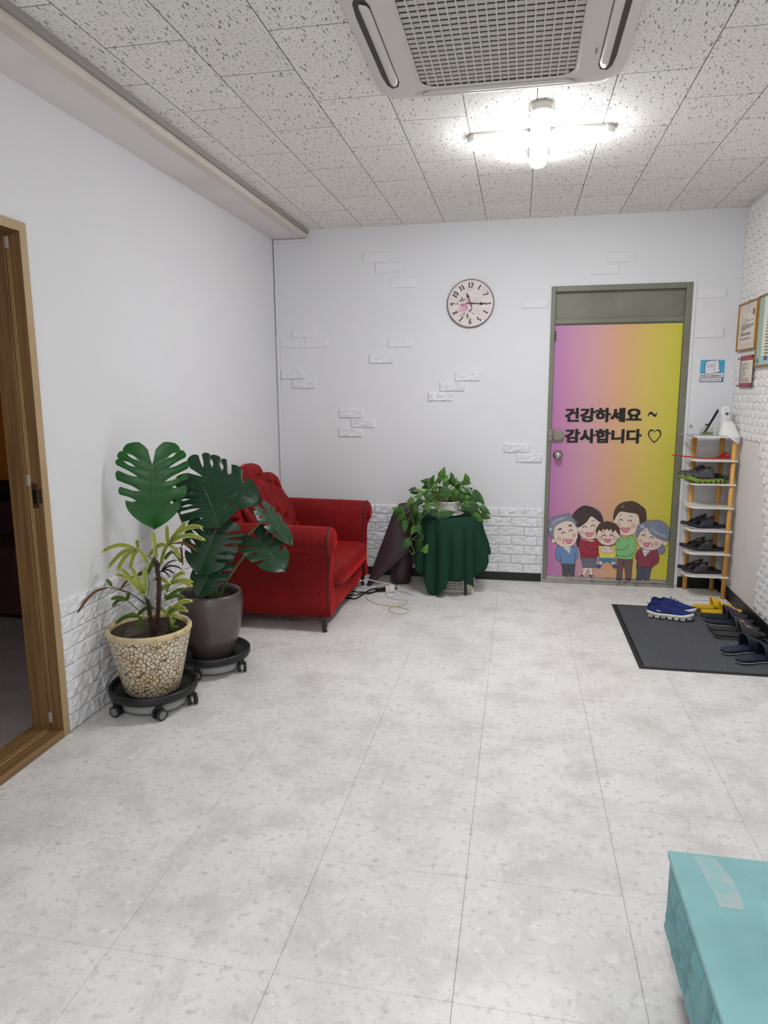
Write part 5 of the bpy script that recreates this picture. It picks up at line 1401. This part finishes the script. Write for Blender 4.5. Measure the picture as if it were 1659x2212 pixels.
# things on its top shelf
ZT = SHZ[7]
b = MB(); P = [[(2.975 + .195 * i / 8, -.285 + .19 * j / 4 + .02 * (1 - i / 8), ZT + .0012 + .003 * max(0, 1 - i / 3) ** 2) for j in range(5)] for i in range(9)]
b.grid(P); tag(b.build('blue_sheet', SHEET, solid=.0012, fixn=False), 'pale blue folder sheet lying on the top shelf of the shoe rack', 'folder')
df = thing('reed_diffuser', 'square glass reed diffuser with black sticks on top of the shoe rack', 'diffuser', (3.122, -.215, ZT + .0035))
dz = ZT + .0035
b = MB(); b.loft([rrect(3.122, -.215, .038, .032, .006, dz, 3), rrect(3.122, -.215, .038, .032, .006, dz + .055, 3)], 0, False, True)
b.loft([rrect(3.122, -.215, .036, .03, .005, dz + .004, 3)[::-1], rrect(3.122, -.215, .036, .03, .005, dz + .053, 3)[::-1]], 0, False, True)
b.build('bottle', GLASS, df, fixn=False)
b = MB(); b.loft([rrect(3.122, -.215, .0352, .0292, .005, dz + .0045, 3), rrect(3.122, -.215, .0352, .0292, .005, dz + .02, 3)], 0, False, True); b.build('liquid', LIQ, df)
b = MB(); b.lathe([(.012, dz + .055), (.012, dz + .075), (.009, dz + .075), (.009, dz + .055)], (3.122, -.215, 0), 20); b.build('neck', GLASS, df, fixn=False)
for k in range(5):
    b = MB(); b.tube([(3.098 + .003 * k, -.22 + .003 * (k % 2), dz + .006), (3.178 + .0042 * k, -.232 + .008 * k, dz + .176 - .004 * k)], .0017, 7); b.build('reed', STICK, df)
dv = thing('hand_dispenser', 'white rounded dispenser with a black oval sensor on top of the shoe rack', 'dispenser', (3.245, -.17, ZT))
b = MB(); rings = []
DXc, DYc = 3.245, -.165
for (z, hx, hy) in ((0, .036, .03), (.05, .036, .03), (.1, .036, .03), (.15, .035, .029), (.175, .033, .026), (.19, .027, .021), (.198, .016, .013), (.2, .004, .003)):
    rings.append(rrect(DXc, DYc, hx, hy, min(hx, hy) * .6, ZT + .0002 + z, 5))
b.loft(rings, 0, True, True); b.build('body', DEVW, dv)
def ovl(cx, cz, a, bb, y, rot, col, nm):
    b = MB(); pts = [(cx + a * math.cos(t) * math.cos(rot) - bb * math.sin(t) * math.sin(rot), cz + a * math.cos(t) * math.sin(rot) + bb * math.sin(t) * math.cos(rot)) for t in [2 * math.pi * k / 20 for k in range(20)]]
    b.prism(pts, 'y', y, y - .0015); return b.build(nm, CM(col, .3), dv)
yf = DYc - .0288
ovl(3.25, ZT + .145, .019, .012, yf, .5, (206, 206, 208), 'sensor_ring'); ovl(3.249, ZT + .145, .0095, .009, yf - .001, 0, (44, 42, 44), 'sensor'); ovl(3.249, ZT + .147, .003, .003, yf - .0022, 0, (170, 170, 172), 'glint')
for x, z in ((3.236, .176), (3.235, .166)): ovl(x, ZT + z, .0022, .0022, yf + .0008, 0, (52, 50, 52), 'dot')
b = MB()
pp_ = [[(3.19, -.20, ZT + .002), (3.215, -.205, ZT + .09), (3.238, -.2, ZT + .115), (3.28, -.205, ZT + .10), (3.285, -.205, ZT + .095)], [(3.195, -.25, ZT + .002), (3.22, -.235, ZT + .06), (3.245, -.23, ZT + .085), (3.288, -.235, ZT + .075), (3.295, -.23, ZT + .068)],
       [(3.2, -.29, ZT + .002), (3.23, -.275, ZT + .03), (3.258, -.265, ZT + .05), (3.295, -.265, ZT + .04), (3.306, -.26, ZT + .034)], [(3.23, -.319, ZT + .003), (3.248, -.312, ZT + .008), (3.27, -.3, ZT + .014), (3.3, -.295, ZT + .01), (3.312, -.285, ZT + .006)], [(3.288, -.335, ZT - .05), (3.294, -.332, ZT - .048), (3.3, -.328, ZT - .045), (3.31, -.322, ZT - .03), (3.316, -.31, ZT - .012)]]
b.grid([crom(r, 4) for r in pp_]); tag(b.build('paper_towel', PAPER, solid=.0008, fixn=False), 'white paper towel draped over the right corner of the shoe rack top', 'paper towel')
# shoehorn on the second shelf
z2 = SHZ[6]
hn = thing('shoehorn', 'long red shoehorn lying on the second shelf from the top of the rack', 'shoehorn', (3.1, -.22, z2))
b = MB(); b.tube(crom([(2.905, -.23, z2 + .028), (3.0, -.228, z2 + .016), (3.1, -.226, z2 + .0075), (3.2, -.224, z2 + .006)], 5), [.0025] + [.0045] * 15, 10); b.build('handle', REDPL, hn)
b = MB(); rows = []
for i in range(13):
    t = i / 12; w = .006 + .017 * sstep(.1, .75, t) * (1 - .5 * max(0, t - .8) / .2); x = 3.19 + .09 * t
    zc = z2 + .0058 + .004 * sstep(.2, .9, t)
    rows.append([(x, -.224 + w * math.sin(a), zc + w * (1 - math.cos(a)) * (1 if True else 0)) for a in [-.4 + 2.6 * k / 8 for k in range(9)]])
b.grid(rows); b.build('scoop', REDPL, hn, solid=.0025, fixn=False, off=1)

# ---------------------------------------------------------------- slides, clogs, sneakers
def sole_w(t, L_):  # half widths of a right foot outline at t (0 heel, 1 toe)
    T = [(0, .012), (.03, .022), (.1, .031), (.25, .033), (.42, .033), (.6, .040), (.75, .045), (.88, .040), (.96, .027), (1, .010)]
    for (a, wa), (c, wc) in zip(T, T[1:]):
        if t <= c:
            q = (t - a) / (c - a); return (wa + (wc - wa) * q) * L_ / .27
    return .01
def slide(name, cols, label, L_=.275, s0=.40, s1=.72, high=.072, logo=None, ridges=False, flare=.0):
    root = thing(name, label, 'slide sandal', (0, 0, 0))
    up_c, foot_c, stripe = cols
    def outline(k, z, n=24):
        pts = []
        ts = [.5 - .5 * math.cos(math.pi * i / n) for i in range(n + 1)]
        for t in ts: pts.append(((t - .5) * L_ * k, sole_w(t, L_) * k + .004 * math.sin(t * 3), z))
        for t in reversed(ts[1:-1]): pts.append(((t - .5) * L_ * k, -sole_w(t, L_) * k + .004 * math.sin(t * 3), z))
        return pts
    rise = lambda p: (p[0], p[1], p[2] + .010 * sstep(.7, 1, p[0] / L_ + .5) + .004 * sstep(.3, 0, p[0] / L_ + .5))
    b = MB(); b.loft([[rise(p) for p in outline(.965, 0)], [rise(p) for p in outline(1, .006)]], 0, True, True)
    b.v = [(p[0], p[1], p[2] if p[2] > .0001 else 0) for p in b.v]
    if stripe: b.build('outsole', CM(stripe, .6), root)
    b = MB(); z0 = .0062 if stripe else .0
    b.loft([[rise(p) for p in outline(.995, z0)], [rise(p) for p in outline(1.0, .017)], [rise(p) for p in outline(.985, .024)], [rise(p) for p in outline(.95, .0245)], [rise((p[0], p[1], .0215)) for p in outline(.86, .0)]], 0, True, True)
    b.build('footbed', CM(foot_c, .65), root)
    b = MB(); rows = []; n = 14; m_ = 18
    for i in range(n + 1):
        u = i / n
        row = []
        for j in range(m_ + 1):
            a = math.pi * j / m_; cth = math.cos(a)
            t0 = s0 + .05 * (1 - math.sin(a)); t1 = s1 + .10 * (1 - math.sin(a)) ** 1.0 + flare * math.sin(a)
            t = t0 + (t1 - t0) * u
            w = sole_w(min(.97, t), L_) * (1.02 + .02 * math.sin(a)); h = high * (1 - .44 * u ** 1.15)
            z = .012 + (h - .012) * math.sin(a) ** .62 + (.0022 * (1 if (i // 2) % 2 else 0) if ridges and .25 < a / math.pi < .75 else 0)
            row.append(((t - .5) * L_, w * cth + .004 * math.sin(t * 3), z + .010 * sstep(.7, 1, t)))
        rows.append(row)
    b.grid(rows); st = b.build('strap', CM(up_c, .55), root, solid=.0042, fixn=False, off=0)
    if logo:
        for s in (-1, 1):
            b = MB(); a0 = 1.0 if s > 0 else math.pi - 1.0
            def pt(uu, aa, e=.0045):
                t0 = s0 + .05 * (1 - math.sin(aa)); t1 = s1 + .10 * (1 - math.sin(aa)); t = t0 + (t1 - t0) * uu
                w = sole_w(min(.97, t), L_) * 1.02; h = high * (1 - .44 * uu ** 1.15)
                return ((t - .5) * L_, (w * math.cos(aa)) * 1.0 + .004 * math.sin(t * 3) + s * e, .012 + (h - .012) * math.sin(aa) ** .62 + e + .010 * sstep(.7, 1, t))
            if logo == 'box':
                for (e, d, k) in ((.0042, .0, 0), (.0048, .18, 1)):
                    U0, U1, A0_, A1_ = .3 + .1 * d, .62 - .1 * d, a0 - s * (.14 - .2 * d), a0 + s * (.14 - .2 * d)
                    b.add([pt(U0, A0_, e), pt(U1, A0_, e), pt(U1, A1_, e), pt(U0, A1_, e)], [(0, 1, 2, 3)], k)
                b.add([pt(.4, a0 - s * .07, .0054), pt(.52, a0 - s * .07, .0054), pt(.52, a0 + s * .07, .0054), pt(.4, a0 + s * .07, .0054)], [(0, 1, 2, 3)], 2)
                b.build('badge', [CM((222, 214, 210)), CM((150, 40, 44)), CM((226, 220, 216))], st, fixn=False)
            else:
                b.add([pt(.25, a0 - .05), pt(.5, a0 - .05), pt(.5, a0 + .05), pt(.25, a0 + .05)], [(0, 1, 2, 3)]); b.build('badge', CM((176, 46, 60)), st, fixn=False)
    return root
NAVY, NAVYF = (36, 40, 56), (30, 34, 50); BLK, BLKF = (44, 43, 45), (34, 33, 35); GRY, GRYF = (58, 57, 58), (52, 51, 52)
# on the rack, toes to the left
def place(root, loc, rz): root.location = loc; root.rotation_euler = (0, 0, rz); return root
R_N = place(slide('slide_sandal', (NAVY, NAVYF, (214, 208, 206)), 'navy slide in front on the fifth shelf from the top of the rack', .25, .34, .68, .09, 'dash'), (3.165, -.234, SHZ[3] + .0004), math.pi)
R_N['group'] = 'navy slides on the rack'
dup(R_N, (3.135, -.15, SHZ[3] + .0004), math.pi, 'navy slide at the back on the fifth shelf from the top of the rack')
R_B = place(slide('slide_sandal', (BLK, BLKF, (196, 190, 184)), 'charcoal slide with a small white badge in front on the sixth shelf down', .25, .34, .68, .085, 'box', True), (3.168, -.234, SHZ[2] + .0004), math.pi)
R_B['group'] = 'charcoal slides with badges on the rack'
dup(R_B, (3.136, -.15, SHZ[2] + .0004), math.pi, 'charcoal slide at the back on the sixth shelf down, behind its pair')
dup(R_B, (3.152, -.234, SHZ[1] + .0004), math.pi - .05, 'charcoal slide with a badge in front on the lowest filled shelf of the rack')
dup(R_B, (3.134, -.15, SHZ[1] + .0004), math.pi - .03, 'charcoal slide at the back on the lowest filled shelf of the rack')
# on the mat, toes to the right wall
MT = .0135
YEL = (222, 184, 30)
m1 = place(slide('slide_sandal', (YEL, (214, 176, 26), None), 'yellow slide in front, nearer sandal of the yellow pair on the mat', .25, .44, .74, .088), (3.178, -.668, MT), .08); m1['group'] = 'yellow slides on the mat'
dup(m1, (3.150, -.566, MT), .08, 'yellow slide at the back beside the shoe rack foot')
m2 = place(slide('slide_sandal', (NAVY, NAVYF, (206, 204, 202)), 'navy slide next to the grey pair, nearer one of the middle navy pair', .28, .46, .78, .096, 'dash'), (3.172, -.872, MT), .02); m2['group'] = 'navy slides in the middle of the mat'
dup(m2, (3.170, -.766, MT), .02, 'navy slide next to the yellow pair, farther one of the middle navy pair')
m3 = place(slide('slide_sandal', (GRY, GRYF, (120, 118, 118)), 'dark grey slide with a white badge on its strap on the mat', .285, .46, .80, .1, 'box', True), (3.162, -1.105, MT), -.01); m3['group'] = 'grey slides on the mat'
dup(m3, (3.160, -1.004, MT), -.01, 'dark grey slide half hidden behind the badge slide on the mat')
m4 = place(slide('slide_sandal', (NAVY, (38, 44, 62), (206, 204, 202)), 'navy slide at the front right corner of the mat, cut by the image edge', .28, .48, .80, .104), (3.160, -1.462, MT), .42); m4['group'] = 'navy slides at the front of the mat'
dup(m4, (3.118, -1.33, MT), .46, 'navy slide at the front of the mat, left one of its pair')

# clogs on the third shelf
def clog_h(t):
    T = [(.3, .05), (.34, .07), (.4, .084), (.48, .083), (.6, .066), (.72, .048), (.84, .036), (.93, .026), (.98, .014), (1.0, .004)]
    for (a, za), (c, zc) in zip(T, T[1:]):
        if t <= c: return za + (zc - za) * (t - a) / (c - a)
    return .004
def clog(label):
    root = thing('clog', label, 'clog', (0, 0, 0), group='grey clogs on the rack'); L_ = .272
    def out(k, z, n=26, dz=0):
        ts = [.5 - .5 * math.cos(math.pi * i / n) for i in range(n + 1)]; P = []
        for s, seq in ((1, ts), (-1, list(reversed(ts[1:-1])))):
            for t in seq: P.append(((t - .5) * L_ * (.5 + .5 * k), s * sole_w(t, L_) * 1.08 * k, z + .022 * sstep(.66, 1.0, t) * (1 if z > -1 else 0)))
        return P
    b = MB(); b.loft([out(.9, .0), out(.98, .008), out(1.02, .020), out(.99, .030)], 0, True, True); sl = b.build('sole', CM((124, 150, 48), .55), root)
    b = MB()
    for s in (-1, 1):
        for t in (.1, .2, .3, .42, .55, .68):
            w = sole_w(t, L_) * 1.09; x = (t - .5) * L_; b.box(x - .005, x + .005, s * w - .003, s * w + .003, .001, .016 + (.008 if t < .35 else 0))
    b.build('lug', CM((34, 36, 26)), sl)
    b = MB(); rows = []
    for i in range(25):
        t = .34 + .66 * i / 24; w = sole_w(t, L_) * 1.0 * (1 if t < .97 else .9); h = clog_h(t)
        rows.append([((t - .5) * L_ + .004, w * math.cos(a), .026 + .022 * sstep(.66, 1, t) + h * math.sin(a) ** .7) for a in [math.pi * k / 16 for k in range(17)]])
    b.grid(rows); upb = b.build('upper', CM((78, 76, 77), .55), root, solid=.004, fixn=False, merge=.0004)
    b = MB(); rows = []
    for i in range(17):
        a = math.pi / 2 + math.pi * i / 16 ; 
        t = .16 + .16 * math.cos(a) if False else None
        x = -.115 + .032 * math.cos(a) if True else 0; y = .034 * math.sin(a)
        rows.append([(-.5 * L_ + .034 + .034 * math.cos(a) + 0, .036 * math.sin(a), .030), (-.5 * L_ + .034 + .036 * math.cos(a), .036 * math.sin(a), .052)])
    b.grid(rows); b.build('heel_rim', CM((66, 64, 66), .55), root, solid=.004, fixn=False)
    b = MB(); Q = []
    for i in range(15):
        a = -math.pi / 2 + math.pi * i / 14; Q.append((-.02 + .035 * math.cos(a) * .2 - .02 * abs(math.sin(a)), .046 * math.sin(a), .062 + .045 * math.cos(a)))
    b.tube(Q, .0065, 8); b.build('heel_strap', CM((58, 57, 60), .5), root)
    b = MB()
    for s in (-1, 1):
        for (t, a) in ((.56, .55), (.64, .5), (.72, .45), (.6, .95), (.68, .9), (.62, 1.3), (.7, 1.25)):
            w = sole_w(t, L_); h = clog_h(t); aa = a
            b.lathe([(0, 0), (.0042, 0), (.0042, .002), (0, .002)], ((t - .5) * L_ + .004, s * (w * math.cos(aa) + .0032), .026 + .022 * sstep(.66, 1, t) + h * math.sin(aa) ** .7), 8)
        for t in (.5, .62, .74, .86):
            w = sole_w(t, L_) * 1.02; b.box((t - .5) * L_ - .009, (t - .5) * L_ + .009, s * w - .003, s * w + .003, .036 + .022 * sstep(.66, 1, t), .043 + .022 * sstep(.66, 1, t))
    b.build('vent_hole', CM((26, 26, 27)), upb)
    return root
c1 = place(clog('grey clog with a lime green sole in front on the third shelf'), (3.132, -.258, SHZ[5] + .0004), math.pi)
dup(c1, (3.11, -.150, SHZ[5] + .0004), math.pi, 'grey clog at the back on the third shelf, behind the lime soled one')

# sneakers
def sneaker(label):
    root = thing('sneaker', label, 'sneaker', (0, 0, 0), group='blue sneakers on the mat'); L_ = .275
    def sec(t, n=20):
        w = sole_w(t, L_) * .98
        top = .050 + .044 * (1 - sstep(.30, .97, t)) - .03 * sstep(.05, 0, t) - .008 * sstep(.10, .16, t) * sstep(.28, .2, t)
        x = (t - .5) * L_
        return [(x, w * (1.0 - .25 * max(0, math.sin(a)) * (1 - .3 * t)) * math.cos(a), .026 + (top - .026) * max(0, math.sin(a)) ** .75) for a in [math.pi * k / n for k in range(n + 1)]]
    ts = [0, .02, .06, .12, .2, .28, .36, .44, .52, .6, .68, .76, .84, .9, .95, .985, 1]
    b = MB(); rows = [sec(t) for t in ts]
    def skip(i, j): return 1 <= i <= 4 and 6 <= j <= 13
    b.grid(rows, 0, True, skip); upb = b.build('upper', M('blue_knit', (28, 44, 110), .85, noise=[(60, (22, 34, 92), .45, .6, 2)], bump=(300, .3, .001)), root, solid=.003, fixn=False, merge=.0002)
    b = MB(); rim = crom([rows[1][10], rows[1][13], rows[2][14], rows[3][14], rows[4][14], rows[5][13], rows[5][10], rows[5][7], rows[4][6], rows[3][6], rows[2][6], rows[1][7]], 4, True)
    b.tube([Vector(p) + Vector((0, 0, .001)) for p in rim], .0040, 8, closed=True); b.build('collar', CM((24, 34, 84), .9), root)
    b = MB()
    n = 30; tt = [.5 - .5 * math.cos(math.pi * i / n) for i in range(n + 1)]
    def out(k, z, up_=0):
        P = []
        for s, seq in ((1, tt), (-1, list(reversed(tt[1:-1])))):
            for t in seq: P.append(((t - .5) * L_ * (1.02 if k > 1 else .97), s * sole_w(t, L_) * k, z + up_ * .012 * sstep(.75, 1, t) + up_ * .01 * sstep(.2, 0, t)))
        return P
    b.loft([out(.92, .012, 1), out(1.05, .018, 1), out(1.06, .03, 1), out(.98, .034, 1)], 0, True, True); sl = b.build('midsole', SOLEW, root)
    for i in range(7):
        t0 = .03 + .137 * i; t1 = t0 + .105; P = []
        P = [((t0 - .5) * L_, sole_w(t0, L_) * 1.02), ((t1 - .5) * L_, sole_w(t1, L_) * 1.02), ((t1 - .5) * L_, -sole_w(t1, L_) * 1.02), ((t0 - .5) * L_, -sole_w(t0, L_) * 1.02)]
        b = MB(); b.prism(P, 'z', .0 + (.006 if i == 6 else 0), .022); b.build('sole_pod', SOLEW if i not in (0, 2) else CM((206, 184, 160), .6), root, bevel=.004)
    for k in range(4):
        t = .42 + .075 * k; z = .098 - .011 * k; b = MB(); w = .017
        b.tube(crom([((t - .5) * L_, -w, z - .006), ((t - .48) * L_, 0, z + .006), ((t - .5) * L_ + .012, w, z - .006)], 4), .0022, 6); b.build('lace', CM((30, 44, 104), .8), root)
    b = MB(); b.tube(crom([(-.5 * L_ + .004, -.005, .074), (-.5 * L_ - .004, -.003, .092), (-.5 * L_ - .003, .003, .094), (-.5 * L_ + .004, .005, .076)], 4), .002, 6); b.build('pull_loop', CM((190, 192, 200), .7), root)
    b = MB()
    for s in (-1, 1): b.add([(-.085, s * .0335, .05), (-.06, s * .035, .044), (-.055, s * .0345, .05), (-.08, s * .032, .056)], [(0, 1, 2, 3)])
    b.build('side_mark', CM((196, 198, 206)), upb, solid=.001, fixn=False)
    return root
s1 = place(sneaker('blue sneaker with white sole on the mat, nearer one of the pair'), (2.842, -.792, MT), -.16)
dup(s1, (2.885, -.668, MT), -.2, 'blue sneaker on the mat, farther one tucked behind its pair')

# ribbed door mat
t = thing('door_mat', 'dark grey ribbed door mat in front of the shoe rack', 'mat', (2.9, -1.08, 0))
MX0, MX1, MY0, MY1 = 2.522, 3.312, -1.652, -.518
b = MB(); b.box(MX0, MX1, MY0, MY1, 0, .0045); b.build('backing', M('black_rubber', (30, 30, 31), .6), t, bevel=.0015)
b = MB(); rows = []; nr = int((MX1 - MX0 - .05) / .0155); pf = []
for i in range(nr * 6 + 1):
    x = MX0 + .025 + .0155 * i / 6; pf.append((x, .0075 + .0058 * math.cos(2 * math.pi * i / 6)))
ysn = [MY0 + .025, MY0 + .031] + [MY0 + .037 + (MY1 - MY0 - .074) * j / 58 for j in range(59)] + [MY1 - .031, MY1 - .025]
rg = random.Random(4)
wob = [[rg.uniform(-.0012, .0012) for _ in range(nr + 2)] for _ in ysn]
fade = lambda y: min(1, (y - MY0 - .025) / .012, (MY1 - .025 - y) / .012)
rows = [[(x + wob[j][i // 6] * .9, y, max(.0046, .0047 + (z - .0047 + wob[j][i // 6] * .6) * max(.05, fade(y)))) for i, (x, z) in enumerate(pf)] for j, y in enumerate(ysn)]
b.grid(rows, 0, True); o = b.build('ribbed_pile', M('charcoal_carpet', (92, 94, 99), .95, noise=[(220, (70, 72, 77), .45, .6, 2), (500, (104, 106, 112), .58, .68, 2)], bump=(600, .6, .002)), t, fixn=False); o['kind'] = 'stuff'

# ---------------------------------------------------------------- turquoise bench
TBX, TBY, TBZ = 2.256, -3.646, .32
bn = thing('storage_bench', 'turquoise painted bench with foam brick side at the lower right', 'bench', (2.8, -4.1, 0))
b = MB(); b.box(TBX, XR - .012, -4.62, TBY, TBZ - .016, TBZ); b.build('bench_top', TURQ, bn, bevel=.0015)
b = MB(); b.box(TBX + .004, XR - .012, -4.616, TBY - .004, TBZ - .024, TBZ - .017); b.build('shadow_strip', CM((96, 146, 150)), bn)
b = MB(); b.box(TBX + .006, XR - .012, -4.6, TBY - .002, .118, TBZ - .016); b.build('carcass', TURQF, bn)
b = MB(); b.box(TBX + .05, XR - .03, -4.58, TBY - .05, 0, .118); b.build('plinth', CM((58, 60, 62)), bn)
def bench_brick(seed, w, h):
    rg = random.Random(seed); b = MB(); nx, nz = 4, 10; P = []
    for j in range(nz + 1):
        row = []
        for i in range(nx + 1):
            e = i in (0, nx) or j in (0, nz)
            row.append((-(.005 if e else .011 + rg.uniform(-.004, .004)), -w / 2 + w * i / nx + (0 if e else rg.uniform(-.003, .003)) - .055 * (j / nz - .5), -h / 2 + h * j / nz + (rg.uniform(-.007, .003) if j == 0 else 0)))
        P.append(row)
    b.grid(P, 0, False)
    ring = [P[0][i] for i in range(nx + 1)] + [P[j][nx] for j in range(1, nz + 1)] + [P[nz][i] for i in range(nx - 1, -1, -1)] + [P[j][0] for j in range(nz - 1, 0, -1)]
    b.loft([[(.002, p[1], p[2]) for p in ring], ring], 0, False, False); return b.mesh('brick', TURQF)
BB = [bench_brick(i, .0705, .185) for i in range(5)]
for k in range(13):
    piece(BB[k % 5], 'brick', bn, (TBX + .009, TBY - .064 - .072 * k, .203))
b = MB(); P = [[(2.335 + .02 * math.sin(q * 2.1) + (.012 + .05 * (1 - abs(q - .5) * .5)) * (s / 3 - .5) - .045 * q * 0, TBY - .012 - .17 * q, TBZ + .0004) for s in range(4)] for q in [i / 8 for i in range(9)]]
b.grid(P, 0, False); b.build('tape_trace', TAPE, bn, fixn=False)

# ---------------------------------------------------------------- cables
def cable(pts, r, mat, label, name='cable', lift=None, cat='cable'):
    P = [(p[0], p[1], (p[2] if len(p) > 2 else r)) for p in pts]
    b = MB(); b.tube(crom(P, 7), r, 8); b.v = [(q[0], q[1], max(q[2], .0003)) for q in b.v]
    return tag(b.build(name, mat, None), label, cat)
cable([(.60, -.72), (.70, -.683), (.768, -.70), (.80, -.60), (.827, -.50, .012), (.885, -.43, .012), (.905, -.428, .016)], .0055, CABLEB, 'black cable nearest the camera running from under the sofa to the power strip')
cable([(.60, -.66), (.70, -.62), (.764, -.599), (.80, -.562, .014), (.849, -.53), (.90, -.462, .012), (.912, -.445, .016)], .005, CABLEB, 'second black cable from under the sofa, crossing the first one')
cable([(.60, -.52), (.701, -.516), (.747, -.527), (.803, -.575, .02), (.84, -.56), (.91, -.46, .013)], .004, CABLEB, 'thin black cable farthest under the sofa edge')
cable([(.66, -.55, .005), (.70, -.50, .03), (.74, -.46, .06), (.81, -.44, .075), (.89, -.44, .06), (.985, -.445, .045), (1.07, -.47, .02), (1.165, -.54, .0045)], .0042, CABLEW, 'pale grey cable arching over the power strip towards the table')
cable([(.829, -.606), (.858, -.691), (.950, -.787), (1.036, -.814), (1.119, -.833), (1.176, -.880), (1.176, -.943), (1.133, -.973), (1.075, -.945), (1.046, -.894), (1.061, -.843, .006), (1.114, -.801), (1.138, -.730), (1.128, -.671), (1.059, -.657), (.989, -.615), (.966, -.545), (.955, -.50, .02), (.945, -.478, .05), (.91, -.49, .045), (.885, -.46, .04), (.905, -.41, .05), (.955, -.40, .05), (.985, -.44, .06)], .0024, CABLET, 'beige charging cord looped on the floor in front of the sofa')
cable([(.863, -.591), (.949, -.622), (1.006, -.594), (1.033, -.553), (1.02, -.505, .012), (.992, -.482, .02)], .0013, CABLEW, 'hair thin white cord curling beside the white charger')
ps = thing('power_strip', 'cream and black power strip on the floor between sofa and table', 'power strip', (.93, -.42, 0))
rot = Matrix.Translation((.945, -.43, 0)) @ Matrix.Rotation(.75, 4, 'Z')
b = MB(); b.box(-.075, .075, -.022, .022, .0005, .03); b.v = [tuple(rot @ Vector(p)) for p in b.v]; b.build('body', CM((196, 180, 150), .5), ps, bevel=.003)
b = MB(); b.box(-.08, .08, -.026, -.021, .0005, .034); b.box(-.086, -.074, -.02, .02, .004, .026); b.v = [tuple(rot @ Vector(p)) for p in b.v]; b.build('side_shell', RUBBER, ps, bevel=.002)
b = MB()
for x in (-.05, 0.0, .05): b.lathe([(.016, .0305), (.014, .0305), (.014, .0285), (0, .0285)], (x, 0, 0), 16)
b.v = [tuple(rot @ Vector(p)) for p in b.v]; b.build('socket', CM((150, 136, 110)), ps)
ch = thing('charger_plug', 'white cube charger plugged at the end of the power strip', 'charger', (.985, -.47, 0))
rot = Matrix.Translation((.99, -.468, 0)) @ Matrix.Rotation(.2, 4, 'Z')
b = MB(); b.box(-.018, .018, -.022, .022, .004, .05); b.v = [tuple(rot @ Vector(p)) for p in b.v]; b.build('body', PLW, ch, bevel=.003)
b = MB(); b.box(-.046, -.0185, -.02, .018, .0004, .046); b.v = [tuple(rot @ Vector(p)) for p in b.v]; b.build('second_body', CM((222, 214, 200), .4), ch, bevel=.004)
b = MB(); b.box(.0182, .026, -.006, .006, .018, .028); b.v = [tuple(rot @ Vector(p)) for p in b.v]; b.build('plug_tip', CM((206, 206, 208)), ch, bevel=.001)
